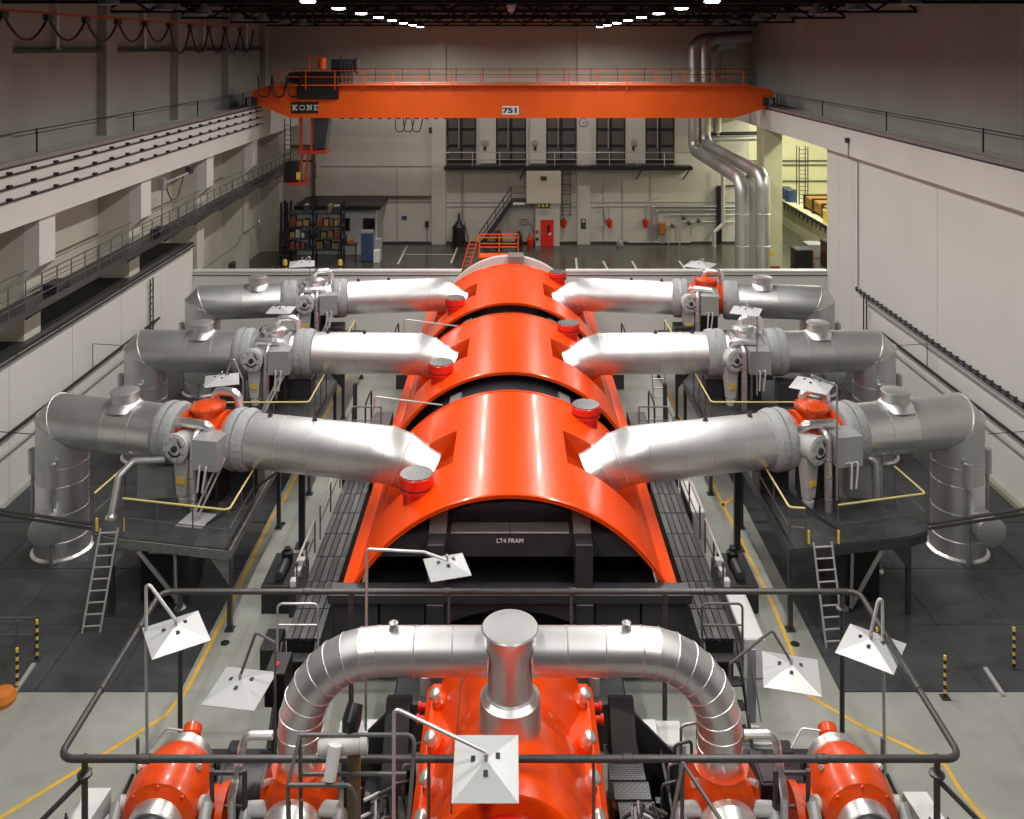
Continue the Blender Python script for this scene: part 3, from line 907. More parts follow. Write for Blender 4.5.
def valve(i, s, A, d, v0, v1, dx, body_m):
    """shut-off valve between the two pipe runs. local u along world +x"""
    c = A + d * ((v0 + v1) / 2)
    u = d if d.x > 0 else -d
    t = thing('shutoff_valve', '%s on the %s steam pipe %s of the turbine' % ({True: 'orange-bodied valve with grey actuator', False: 'silver-lagged valve with grey actuator'}[body_m is ORANGED], WHICH[i], SIDE[s]), 'valve', (c.x, c.y, c.z - 2.0), 'steam pipe valves')
    hw = (v1 - v0) / 2
    f = Vector((u.y, -u.x, 0)).normalized()           # towards the viewer
    if f.y > 0: f = -f
    Z = Vector((0, 0, 1))
    P = lambda a, b, z: c + u * a + f * b + Z * z
    # wrapped collars
    for sg in (-1, 1):
        build(MB().lathe([(-0.36, PR + 0.01), (-0.33, PR + 0.08), (-0.15, PR + 0.13), (0.0, PR + 0.10), (0.16, PR + 0.13), (0.33, PR + 0.07), (0.36, PR - 0.1)], c + u * sg * (hw - 0.36), u, 28), 'lagging_collar', CLOTH, t, 60)
        build(MB().lathe([(-0.012, PR + 0.14), (0.012, PR + 0.14)], c + u * sg * (hw - 0.36), u, 28, False), 'lacing_band', STEEL, t)
    # body
    build(MB().lathe([(-0.85, 0.62), (-0.62, 0.66), (-0.60, 0.78), (-0.48, 0.78), (-0.46, 0.70), (0.46, 0.70), (0.48, 0.78), (0.60, 0.78), (0.62, 0.66), (0.85, 0.62)], c, u, 24), 'valve_body', body_m, t, 30)
    bn = build(MB().lathe([(0.4, 0.44), (0.82, 0.44), (0.83, 0.52), (0.92, 0.52), (0.93, 0.40), (0.97, 0.34)], c, Z, 20), 'bonnet', body_m, t)
    for k in range(8):
        a = 2 * PI * k / 8
        build(MB().cyl(P(0.47 * math.cos(a), 0.47 * math.sin(a), 0.92), P(0.47 * math.cos(a), 0.47 * math.sin(a), 0.97), 0.035, 6), 'bolt', STEEL, bn)
    # looped bypass pipe above
    lp = fillet([P(-0.05, -0.5, 0.5), P(-0.05, -0.45, 1.18), P(0.72, -0.45, 1.18), P(0.78, -0.5, 0.55)], 0.25, 6)
    build(MB().tube(lp, 0.13, 12), 'bypass_loop', FOIL, t)
    lp = fillet([P(-0.62, 0.42, 0.35), P(-0.55, 0.62, 0.62), P(0.35, 0.66, 0.60), P(0.55, 0.55, 0.2)], 0.18, 5)
    build(MB().tube(lp, 0.14, 12), 'cross_pipe', FOIL, t)
    # down pipe
    lp = fillet([P(dx + 0.48, 0.60, 0.42), P(dx + 0.48, 1.02, 0.42), P(dx + 0.48, 1.05, -1.75)], 0.14, 5)
    dp = build(MB().tube(lp, 0.11, 12), 'down_pipe', CLADB, t)
    for z in (-0.25, -0.75, -1.4):
        build(MB().lathe([(-0.02, 0.12), (0, 0.125), (0.02, 0.12)], P(dx + 0.48, 1.05, z), Z, 12), 'pipe_band', STEEL, dp)
    # actuator: round gear housing, tapered arm, foot
    ax = (f * 0.93 + u * (0.36 if s > 0 else -0.1)).normalized()
    hc = P(dx, 0.62, 0.05)
    g = build(MB().lathe([(-0.25, 0.34), (0.3, 0.38), (0.42, 0.40), (0.44, 0.42), (0.50, 0.42), (0.51, 0.36), (0.53, 0.36)], hc, ax, 28), 'gear_housing', GREYV, t, 30)
    fc = hc + ax * 0.53
    side = ax.cross(Z).normalized()
    build(MB().lathe([(0, 0.10), (0.05, 0.09), (0.06, 0.05)], fc, ax, 14), 'hub', BLACKM, g)
    arc = [fc + (side * math.cos(a) + Z * math.sin(a)) * 0.22 + ax * 0.004 for a in [math.radians(205 + 13 * k) for k in range(11)]]
    build(MB().tube(arc, 0.03, 6), 'slot_mark', BLACK, g)
    build(MB().tube([fc + side * -0.22 + Z * 0.05, fc + side * -0.12 + Z * 0.24], 0.025, 6), 'slot_mark', BLACK, g)
    for k in range(8):
        a = 2 * PI * (k + 0.5) / 8
        build(MB().cyl(fc + (side * math.cos(a) + Z * math.sin(a)) * 0.31, fc + (side * math.cos(a) + Z * math.sin(a)) * 0.31 + ax * 0.03, 0.035, 6), 'bolt', STEEL, g)
    m_ = MB()
    base = hc + ax * 0.1
    for sg, wt, wb_ in ((0, 0.46, 0.24),):
        tp, bt = base + Z * -0.25, base + Z * -1.5
        vs = []
        for p, w_, dd in ((tp, 0.54, 0.34), (bt, 0.30, 0.24)):
            for a, b in ((-1, -1), (1, -1), (1, 1), (-1, 1)):
                vs.append(p + side * a * w_ / 2 + ax * b * dd / 2)
        m_._add(vs, [(0, 1, 2, 3), (7, 6, 5, 4), (0, 4, 5, 1), (1, 5, 6, 2), (2, 6, 7, 3), (3, 7, 4, 0)])
    arm = build(m_, 'lever_arm', GREYV, t)
    build(MB().obox(base + Z * -1.05 + ax * 0.16, (0.26, 0.05, 0.16), (0, 0, math.atan2(side.y, side.x))), 'yellow_tag', YELLOW, arm)
    build(MB().lathe([(0, 0.14), (0.2, 0.17), (0.22, 0.1), (0.36, 0.1)], base + Z * -1.78, Z, 14), 'foot_joint', GREYV, t)
    # grey junction box
    bx = MB()
    bx.obox(P(dx + 1.0, 0.98, 0.05), (0.78, 0.75, 0.86), (0, 0, math.atan2(u.y, u.x)))
    jb = build(bx, 'junction_box', GREYB, t)
    for k in range(2):
        build(MB().tube(fillet([P(dx + 0.85 + 0.2 * k, 1.36, -0.28), P(dx + 0.95 + 0.2 * k, 1.5, -0.15), P(dx + 0.9 + 0.15 * k, 1.55, -0.9)], 0.1, 4), 0.03, 8), 'cable', GREYV, jb)
    # strut from the box to the deck
    if s < 0 and i > 0: build(MB().bar(P(dx + 1.25, 1.25, -0.3), P(dx + 0.55, 2.05, -1.72), 0.06, 0.05), 'strut', GALV, t)
    if s < 0 and i > 0: build(MB().bar(P(dx + 1.10, 1.25, -0.3), P(dx + 0.45, 2.0, -1.72), 0.05, 0.05), 'strut', GALV, t)
    # small dark fittings under the valve
    for k in range(5):
        x = -0.5 + 0.28 * k + dx * 0.3
        build(MB().cyl(P(x, 0.45 + 0.1 * (k % 2), -0.55), P(x, 0.45 + 0.1 * (k % 2), -1.6), 0.05, 8), 'drain_pipe', STEEL if k % 2 else BLACKM, t)
    # support yoke to the deck
    build(MB().obox(P(0.1, 0, -1.18), (0.9, 0.7, 1.1), (0, 0, math.atan2(u.y, u.x))), 'support_yoke', BLACKM, t)
    return c, u, f


PIPES = {}
for s in (-1, 1):
    for i in range(3):
        PIPES[(i, s)] = steam_pipe(i, s)
for (i, s), dx, bm_ in (((0, -1), -0.36, ORANGED), ((1, -1), -0.55, FOIL), ((2, -1), -0.35, FOIL), ((0, 1), -0.55, ORANGED), ((1, 1), -0.75, FOIL), ((2, 1), -0.85, ORANGED)):
    A, d, v0, v1 = PIPES[(i, s)]
    PIPES[(i, s)] = (A, d, v0, v1, valve(i, s, A, d, v0, v1, dx, bm_))


# ------------------------------------------------------------------ railings, platforms, ladders
def railing(t, pts, h, m_post, m_top, spacing=1.4, r=0.022, mid=(0.5,), skip_first=False, r_top=None):
    """posts and rails along a polyline of deck points"""
    pts = [Vector(p) for p in pts]
    for a, b in zip(pts[:-1], pts[1:]):
        n = max(1, round((b - a).length / spacing))
        for k in range(n + 1):
            if k == 0 and a != pts[0]:
                continue
            p = lerp(a, b, k / n)
            build(MB().cyl(p, p + Vector((0, 0, h)), r, 6), 'post', m_post, t)
    up = Vector((0, 0, h))
    build(MB().tube(fillet([p + up for p in pts], 0.12, 4) if len(pts) > 2 else [p + up for p in pts], r_top or r * 1.25, 8), 'top_rail', m_top, t)
    for f in mid:
        build(MB().tube([p + up * f for p in pts], r * 0.8, 6), 'mid_rail', m_post, t)


def ladder(name, lb, foot, top, wid, side, m, n=9, group=None):
    foot, top, side = Vector(foot), Vector(top), Vector(side).normalized()
    t = thing(name, lb, 'ladder', foot, group)
    for sg in (-1, 1):
        build(MB().bar(foot + side * sg * wid / 2, top + side * sg * wid / 2, 0.05, 0.035), 'stile', m, t)
    for k in range(n):
        p = lerp(foot, top, (k + 0.6) / n)
        build(MB().cyl(p - side * wid / 2, p + side * wid / 2, 0.024, 6), 'rung', m, t)
    return t


DZ = 2.2
for s in (-1, 1):
    for i in range(3):
        if i == 0:
            poly = [(s * 7.5, 24.0), (s * 10.95, 24.65), (s * 11.5, 24.9), (s * 11.3, 26.6), (s * 9.7, 26.8), (s * 9.7, 29.4), (s * 7.5, 29.4)]
        else:
            y0 = (0, 31.3, 37.7)[i]
            poly = [(s * 7.0, y0), (s * 11.0, y0), (s * 11.0, y0 + 4.9), (s * 7.0, y0 + 4.9)]
        t = thing('valve_platform', 'dark steel platform with yellow handrail under the %s %s valve' % (WHICH[i], SIDE[s]), 'platform', (s * 9.2, 27 + 6.4 * i, 0), 'valve platforms')
        build(MB().prism([(x * 1.0, y) for x, y in poly], 'z', DZ - 0.06, DZ), 'deck', DECK, t)
        # edge beams
        k = len(poly)
        for a, b in zip(poly, poly[1:] + poly[:1]):
            build(MB().bar((a[0], a[1], DZ - 0.15), (b[0], b[1], DZ - 0.15), 0.09, 0.24), 'edge_beam', CONC if (i == 0 and s < 0) else BLACKM, t)
        legs = [(poly[0][0], poly[0][1] + 0.1), (poly[1][0], poly[1][1] + 0.1), (poly[-1][0], poly[-1][1] - 0.2), (poly[-2][0], poly[-2][1] - 0.2)]
        for lx, ly in legs:
            lg = build(MB().box(lx - 0.06, lx + 0.06, ly - 0.06, ly + 0.06, 0, DZ - 0.25), 'leg', BLACKM, t)
            build(MB().box(lx - 0.12, lx + 0.12, ly - 0.12, ly + 0.12, 0, 0.03), 'foot_plate', BLACKM, lg)
        q0, q1 = Vector((poly[0][0], poly[0][1], 0)), Vector((poly[1][0], poly[1][1], 0))
        for a, b in ((q0, q1), (q1, q0)):
            dd = (b - a).normalized()
            build(MB()._add([a + Vector((0, 0, DZ - 0.27)), a + dd * 0.55 + Vector((0, 0, DZ - 0.27)), a + Vector((0, 0, DZ - 0.95)),
                             a + Vector((0, .05, DZ - 0.27)), a + dd * 0.55 + Vector((0, .05, DZ - 0.27)), a + Vector((0, .05, DZ - 0.95))],
                            [(0, 1, 2), (5, 4, 3), (0, 3, 4, 1), (1, 4, 5, 2), (2, 5, 3, 0)]), 'knee_plate', CONC if (i == 0 and s < 0) else BLACKM, t)
        # deck supports and dark machinery under the deck
        mid = ((poly[0][0] + poly[1][0]) / 2, poly[0][1])
        build(MB().cbox(mid[0] - 0.25, mid[0] + 0.25, mid[1] + 1.2, mid[1] + 1.7, 0, DZ - 0.27, 0.02), 'inner_leg', BLACKM, t)
        build(MB().bar((mid[0] + 0.2, mid[1] + 0.9, 0.1), (mid[0] + 0.9 * s, mid[1] + 0.5, DZ - 0.3), 0.1), 'brace', STEEL, t)
        build(MB().tube(fillet([(mid[0] - 0.6, mid[1] + 0.5, DZ - 0.35), (mid[0] + 0.1, mid[1] + 0.5, DZ - 0.35), (mid[0] + 0.1, mid[1] + 0.6, 0.4)], 0.1, 4), 0.045, 8), 'drain_pipe', STEEL, t)
        build(MB().cbox(s * 9.7 - 0.7, s * 9.7 + 0.7, mid[1] + 1.3, mid[1] + (2.4 if i == 0 else 4.2), 0, 1.75, 0.03), 'oil_tank', BLACK, t)
        # cabinet on deck behind the valve
        build(MB().cbox(s * 10.6 - 0.55, s * 10.6 + 0.55, mid[1] + (2.9 if i == 0 else 2.3), mid[1] + (3.5 if i == 0 else 2.9), 0.0 if i == 0 else DZ, DZ + 0.85, 0.02), 'deck_cabinet', GREYB if i == 0 else BLACKM, t)
        build(MB().cbox(s * 8.0 - 0.5, s * 8.0 + 0.4, mid[1] + 3.1, mid[1] + 3.9, DZ, DZ + 0.7, 0.02), 'deck_box', BLACKM, t)
        # rails
        P3 = lambda x, y: Vector((x, y, DZ))
        if i == 0:
            q_ = [(-10.1, 26.4, 3.5), (-11.0, 26.3, 3.5), (-11.3, 26.0, 3.2), (-11.35, 25.6, DZ)] if s < 0 else [(10.5, 26.9, 3.35), (10.85, 26.75, 3.35), (10.95, 26.72, 0.0)]
            lp_ = build(MB().tube(fillet(q_, 0.15, 5), 0.1, 12), 'lagged_pipe', CLADD, t)
            build(MB().lathe([(0, 0.16), (0.05, 0.16), (0.12, 0.11)], q_[-1], (0, 0, 1), 14), 'pipe_collar', FOIL, lp_)
        if s < 0:
            run = [P3(poly[1][0] + 0.35, poly[1][1] - 0.02), P3(*poly[0]), P3(poly[0][0], poly[0][1] + (2.3 if i == 0 else 3.0))]
            railing(t, run, 1.05, RAILG, YELLOWR, 1.15)
            if i == 0:
                railing(t, [P3(-11.5, 24.9), P3(-11.33, 26.5)], 1.05, RAILG, YELLOWR, 1.2)
                for x in (-11.35, -10.62):
                    build(MB().box(x - 0.025, x + 0.025, 24.7, 24.75, DZ + 0.1, DZ + 0.45), 'yellow_stop', YELLOW, t)
        else:
            if i == 0:
                run = [P3(7.5, 27.0), P3(7.5, 24.15), P3(7.9, 24.1)]
                railing(t, run, 1.05, RAILG, YELLOWR, 1.15)
                run = [P3(8.85, 24.27), P3(11.5, 24.9), P3(11.33, 26.5)]
                railing(t, run, 1.05, RAILG, YELLOWR, 1.15)
                for x in (8.0, 8.8):
                    build(MB().box(x - 0.025, x + 0.025, 24.08, 24.13, DZ + 0.1, DZ + 0.45), 'yellow_stop', YELLOW, t)
            else:
                run = [P3(7.0, poly[0][1] + 3.0), P3(*poly[0]), P3(10.4, poly[0][1])]
                railing(t, run, 1.05, RAILG, YELLOWR, 1.15)
ladder('platform_ladder', 'aluminium ladder leaning against the left platform front', (-11.15, 23.95, 0), (-10.95, 24.6, 2.45), 0.46, (1, 0.1, 0), GALV, 9)
ladder('platform_ladder', 'aluminium ladder leaning against the right platform front', (8.45, 23.35, 0), (8.3, 23.9, 2.45), 0.5, (1, 0.1, 0), GALV, 9)

# base plate struts on the left deck
t = thing('strut_base', 'pale square base plate lying on the left platform deck', 'base plate', (-8.9, 25.4, DZ))
build(MB().prism([(-9.35, 25.15), (-8.55, 25.0), (-8.4, 25.75), (-9.15, 25.9)], 'z', DZ, DZ + 0.04), 'plate', PLATEW, t)
build(MB().cyl((-9.0, 25.4, DZ + 0.04), (-8.35, 26.0, DZ + 1.55), 0.035, 8), 'strut_rod', GALV, t)
build(MB().cyl((-8.85, 25.35, DZ + 0.04), (-8.2, 25.95, DZ + 1.55), 0.03, 8), 'strut_rod', GALV, t)

# long rails from the walls to the first platforms
for s, lb in ((-1, 'grey twin pipe rail reaching from the left wall to the near platform'), (1, 'dark twin pipe rail reaching from the right wall to the near platform')):
    t = thing('pipe_barrier', lb, 'railing', (s * 14, 24.9, 0))
    for z, r in ((2.38, 0.05), (2.24, 0.04)):
        build(MB().tube([(s * 11.6, 24.95, z), (s * 17.25, 26.4, z)], r, 8), 'pipe', PIPEG, t)
    build(MB().box(s * 17.2, s * XW, 26.3, 26.5, 2.15, 2.5), 'wall_plate', PIPEG, t)

# gantry walkway along the left wall
t = thing('gantry_walkway', 'long dark railed walkway along the left wall below the crane beam', 'walkway', (-17.0, 38, 6.0))
for k in range(7):
    y0 = 10 + 8.7 * k
    build(MB().box(-17.6, -16.5, y0, y0 + 8.68, 6.42, 6.52), 'deck_section', BLACKM, t)
    build(MB().box(-16.52, -16.46, y0, y0 + 8.68, 6.38, 6.64), 'toe_board', PIPEG, t)
    railing(t, [(-16.5, y0 + 0.05, 6.52), (-16.5, y0 + 8.6, 6.52)], 1.12, RAILG, RAILG, 1.08, 0.024, (0.36, 0.68), r_top=0.03)
    build(MB().tube([(-17.5, y0, 7.5), (-17.5, y0 + 8.6, 7.5)], 0.02, 6), 'wall_rail', RAILG, t)
    for dy in (1.0, 5.3):
        build(MB().bar((-17.6, y0 + dy, 5.7), (-16.55, y0 + dy, 6.38), 0.07), 'bracket', BLACKM, t)
for y, z in ((33.0, 6.52), (43.0, 6.52)):
    build(MB().box(-17.2, -16.6, y, y + 1.0, z, z + 0.35), 'step_box', BLACKM, t)
# dark steel ledge, blackened to paint in the shade under the walkway
struct(MB().box(-19.05, -17.25, 8, 49, 4.86, 4.93), 'trim_2', mat('ledge_shade_black', (0.012, 0.012, 0.012), 0.9), 'dark ledge on top of the lower left wall with painted walkway shade')

# handrails and cable trays on both side walls
def wall_line(lb, s, y0, y1, z, m, r, x=17.15, name='wall_handrail'):
    t = thing(name, lb, 'handrail', (s * x, (y0 + y1) / 2, z))
    build(MB().tube([(s * x, y0, z), (s * x, y1, z)], r, 8), 'rail', m, t)
    for k in range(int((y1 - y0) / 3)):
        y = y0 + 1.5 + 3 * k
        build(MB().bar((s * x, y, z), (s * (XW + 0.02), y, z - 0.06), 0.04), 'bracket', m, t)
wall_line('black wall handrail low on the left white wall', -1, 9, 44, 2.35, BLACK, 0.06)
wall_line('thin grey pipe under the handrail on the left white wall', -1, 9, 44, 1.75, GALV, 0.035)
wall_line('dark double cable run along the top of the left white wall', -1, 9, 48.8, 4.84, BLACKM, 0.05, 17.12)
wall_line('black wall handrail low on the right white wall', 1, 9, 42, 2.4, BLACK, 0.06)
wall_line('thin grey pipe under the handrail on the right white wall', 1, 9, 42, 1.95, GALV, 0.035)
t = thing('cable_ladder', 'black cable ladder along the right white wall dropping at its far end', 'cable tray', (17.1, 30, 3.6))
for dx in (-0.06, 0.06):
    build(MB().bar((17.12, 9, 3.62 + dx), (17.12, 44.6, 3.62 + dx), 0.05), 'side_rail', BLACKM, t)
    build(MB().bar((17.12, 43.4 + dx * 3, 3.6), (17.12, 43.4 + dx * 3, 1.2), 0.05), 'drop_rail', BLACKM, t)
sr = build(MB().box(17.1, 17.2, 10, 10.05, 3.52, 3.74), 'rung', BLACKM, t)
for k in range(1, 70):
    share(sr, 'rung', (0, 0.5 * k, 0), t)
build(MB().tube([(17.15, 9, 3.3), (17.15, 43.5, 3.3)], 0.03, 6), 'lower_cable', STEEL, t)
t = thing('cable_ladder', 'dark cable ladder standing on the left lower wall near the rear', 'cable tray', (-17.2, 43.2, 1.0))
for dy in (-0.18, 0.18):
    build(MB().bar((-17.2, 43.2 + dy, 1.0), (-17.2, 43.2 + dy, 4.5), 0.05), 'side_rail', BLACKM, t)
for k in range(11):
    build(MB().bar((-17.2, 43.0, 1.2 + 0.3 * k), (-17.2, 43.4, 1.2 + 0.3 * k), 0.04), 'rung', BLACKM, t)
for s in (-1, 1):
    for (y, z0, z1, lb) in ((28.8, 2.4, 3.35, 'near'), (37.0, 2.4, 3.4, 'far')):
        t = thing('wire_bracket', 'thin %s wire bracket from the %s wall handrail towards the pipes' % (lb, SIDE[s]), 'bracket', (s * 17.15, y, z0))
        build(MB().cyl((s * 17.15, y, z0), (s * 17.15, y, z1), 0.018, 6), 'upright', BLACKM, t)
        build(MB().cyl((s * 17.15, y, z1), (s * 15.2, y - 0.2, z1 - 0.05), 0.014, 6), 'arm', BLACKM, t)

# turbine side walkways
GRATE2 = tile_mat('walkway_tread_worn', (0.16, 0.16, 0.17), 0.4, 5.0)
for s in (-1, 1):
    t = thing('turbine_walkway', 'raised dark tread walkway beside the %s flank of the nearest hood' % SIDE[s], 'walkway', (s * 4.95, 25, 0))
    y = 21.3
    for k in range(7):
        z = 1.6
        for q in range(5):
            xa = 4.5 + 0.17 * q
            build(MB().box(s * xa, s * (xa + 0.145), y, y + 1.12, z - 0.05, z + 0.006 * (q % 2)), 'slat', GRATE if (q + k) % 2 else GRATE2, t)
        y += 1.15
    build(MB().box(s * 4.55, s * 5.3, 21.35, 29.3, 0, 1.5), 'plinth', BLACK, t)
    build(MB().cbox(s * 4.5, s * 5.5, 29.4, 31.5, 0, 2.1, 0.02), 'step_block', BLACKM, t)
    railing(t, [(s * 5.4, 22.8, 1.6), (s * 5.4, 24.9, 1.6)], 0.95, RAILG, GALV, 1.0, 0.025)
    railing(t, [(s * 5.4, 25.6, 1.6), (s * 5.4, 28.6, 1.6)], 0.95, RAILG, GALV, 1.5, 0.025)
    railing(t, [(s * 5.5, 29.4, 2.1), (s * 5.5, 31.4, 2.1), (s * 4.5, 31.4, 2.1)], 0.95, RAILG, RAILG, 1.0, 0.025)
    # near stair with hoop rail
    build(MB().tube(fillet([(s * 5.45, 21.1, 0.6), (s * 5.45, 21.1, 2.55), (s * 4.5, 21.1, 2.55), (s * 4.5, 21.1, 0.6)], 0.12, 4), 0.028, 8), 'hoop_rail', RAILG if s > 0 else GALV, t)
    build(MB().cyl((s * 5.45, 21.1, 2.05), (s * 4.5, 21.1, 2.05), 0.022, 8), 'hoop_bar', RAILG if s > 0 else GALV, t)
    for k in range(4):
        build(MB().cbox(s * 4.6, s * 5.35, 20.95 - 0.28 * k, 21.25 - 0.28 * k, 1.25 - 0.35 * k, 1.30 - 0.35 * k, 0.008), 'stair_tread', GRATE, t)
    for x in (4.58, 5.38):
        build(MB().bar((s * x, 21.3, 1.5), (s * x, 19.95, 0.0), 0.04, 0.18), 'stringer', BLACKM, t)
    # farther low rail by the rear hoods
    for y in (33.0, 41.4):
        build(MB().tube(fillet([(s * 5.3, y, 0.6), (s * 5.3, y, 2.5), (s * 5.3, y + 1.4, 2.5), (s * 5.3, y + 1.4, 0.6)], 0.2, 4), 0.035, 8), 'hoop_rail', BLACKM, t)
        build(MB().cbox(s * 4.5, s * 5.2, y - 0.4, y + 1.8, 0.0, 1.5, 0.02), 'step_block', BLACKM, t)
    # slender rail resting between the hoods
    if s < 0:
        for y in (30.0, 38.5):
            build(MB().tube(fillet([(-4.75, y, 1.6), (-4.5, y, 3.95), (-2.25, y + 0.1, 3.62)], 0.08, 3), 0.028, 8), 'gap_bar', GALV, t)

# pump units and cabinets on the floor by the walkway
for s in (-1, 1):
    t = thing('pump_unit', 'black pump unit box with motor on the floor %s of the turbine walkway' % SIDE[s], 'pump', (s * 6.45, 25.2, 0))
    build(MB().cbox(s * 6.45 - 0.4, s * 6.45 + 0.4, 24.75, 26.4, 0, 0.78, 0.03), 'tank', BLACK, t)
    build(MB().lathe([(0, 0.15), (0.3, 0.17), (0.34, 0.1), (0.42, 0.09)], (s * 6.4, 25.9, 0.78), (0, 0, 1), 14), 'motor', BLACK, t)
    build(MB().lathe([(0, 0.13), (0.7, 0.13)], (s * 6.4, 24.95, 0.92), (0, 1, 0), 14), 'pump_body', BLACKM, t)
    for k in range(3):
        build(MB().cbox(s * 5.95 - 0.1, s * 5.95 + 0.1, 24.7 + 0.5 * k, 24.9 + 0.5 * k, 0.75, 0.95, 0.02), 'switch_box', WHITE, t)
    build(MB().box(s * 5.85, s * 6.05, 24.6, 26.2, 0, 0.75), 'switch_rack', BLACKM, t)
tag(build(MB().cbox(-6.1, -5.65, 21.9, 22.7, 0, 0.95, 0.03), 'control_box', BLACK), 'small black control box on the floor near the left stair', 'box')
t = thing('control_cabinet', 'black control cabinet with red lamp on a pipe stand left of the loop pipe', 'cabinet', (-4.95, 19.6, 0))
build(MB().cbox(-5.3, -4.85, 19.4, 20.1, 1.35, 2.1, 0.02), 'case', BLACK, t)
build(MB().cbox(-5.15, -5.05, 19.6, 19.75, 2.1, 2.12, 0.004), 'red_lamp', REDP, t)
build(MB().lathe([(0, 0.2), (0.15, 0.25), (1.35, 0.13)], (-5.05, 19.75, 0.0), (0, 0, 1), 14), 'stand', BLACKM, t)
tag(build(MB().cbox(5.75, 6.3, 22.2, 24.1, 0, 1.0, 0.03), 'floor_cabinet', WHITE), 'white cabinet on the floor beside the right stair', 'cabinet')
tag(build(MB().cbox(5.6, 6.0, 27.6, 29.6, 0, 1.35, 0.03), 'floor_cabinet', WHITE), 'white cabinet on the floor behind the right pump unit', 'cabinet')
for s, px in ((-1, 302), (1, 737)):
    p = at_height(px, 546 if s < 0 else 549)
    t = thing('support_post', 'black steel post standing on the floor below the %s near steam pipe' % SIDE[s], 'post', (p.x, p.y, 0))
    build(MB().box(p.x - 0.09, p.x + 0.09, p.y - 0.09, p.y + 0.09, 0.02, 3.0), 'shaft', BLACK, t)
    build(MB().box(p.x - 0.2, p.x + 0.2, p.y - 0.2, p.y + 0.2, 0, 0.03), 'foot_plate', BLACKM, t)
    build(MB().bar((p.x, p.y, 2.9), (p.x + s * 2.2, p.y - 3.2, 2.15), 0.05), 'diagonal_rod', BLACKM, t)
for s in (-1, 1):
    p = at_height(432 if s < 0 else 661, 372 + 60)
    t = thing('support_post', 'slim grey post on the floor between the hoods on the %s' % SIDE[s], 'post', (s * 5.75, 33.4, 0))
    build(MB().box(s * 5.75 - 0.07, s * 5.75 + 0.07, 33.33, 33.47, 0.02, 3.1), 'shaft', BLACKM, t)
    build(MB().box(s * 5.75 - 0.16, s * 5.75 + 0.16, 33.24, 33.56, 0, 0.03), 'foot_plate', BLACKM, t)
ladder('rear_ladder', 'grey ladder on the floor behind the middle right steam pipe', (6.0, 35.6, 0), (6.0, 36.6, 3.0), 0.5, (1, 0, 0), STEEL, 9)

# ------------------------------------------------------------------ sprinkler ring and heat-collector plates
RZ = 3.5
t = thing('sprinkler_ring_pipe', 'grey sprinkler pipe ring on posts around the near machine end', 'pipe', (0, 17.6, 0))
ring = fillet([(0, 15.3, RZ), (-7.68, 15.3, RZ), (-7.75, 20.0, RZ), (7.75, 20.0, RZ), (7.68, 15.3, RZ), (0.0, 15.3, RZ)], 0.25, 5)
rp = build(MB().tube(ring, 0.06, 12), 'ring_pipe', PIPEG, t)
for (x, y) in ((-6.2, 15.3), (-3.0, 15.3), (2.0, 15.3), (5.3, 15.3), (-7.7, 17.0), (-7.72, 18.8), (7.7, 17.0), (-4.5, 20.0), (-1.4, 20), (1.4, 20), (4.4, 20)):
    dr_ = (0, 1, 0) if abs(x) > 7.5 else (1, 0, 0)
    build(MB().lathe([(-0.09, 0.06), (-0.08, 0.075), (0.08, 0.075), (0.09, 0.06)], (x, y, RZ), dr_, 12), 'coupling', PIPEG, rp)
for (x, y) in ((-7.3, 15.45), (7.33, 15.45), (-7.33, 20.0), (7.38, 20.0), (-3.53, 20.0), (3.44, 20.0), (-1.36, 20.0), (1.36, 20.0), (-1.38, 15.3), (1.42, 15.3)):
    ps = build(MB().cyl((x, y, 0.02), (x, y, RZ - 0.06), 0.055 if abs(x) > 3 else 0.03, 10), 'post', PIPEG if abs(x) > 3 else RAILG, t)
    if abs(x) > 7:
        build(MB().lathe([(0, 0.08), (0.02, 0.13), (0.06, 0.13), (0.08, 0.08)], (x, y, RZ - 0.42), (0, 0, 1), 10), 'clamp', PIPEG, ps)
    build(MB().box(x - 0.12, x + 0.12, y - 0.12, y + 0.12, 0, 0.025), 'foot_plate', PIPEG, ps)
for s in (-1, 1):
    build(MB().cyl((s * 7.32, 15.45, 3.05), (s * 9.1, 14.4, 1.6), 0.045, 8), 'brace', PIPEG, t)


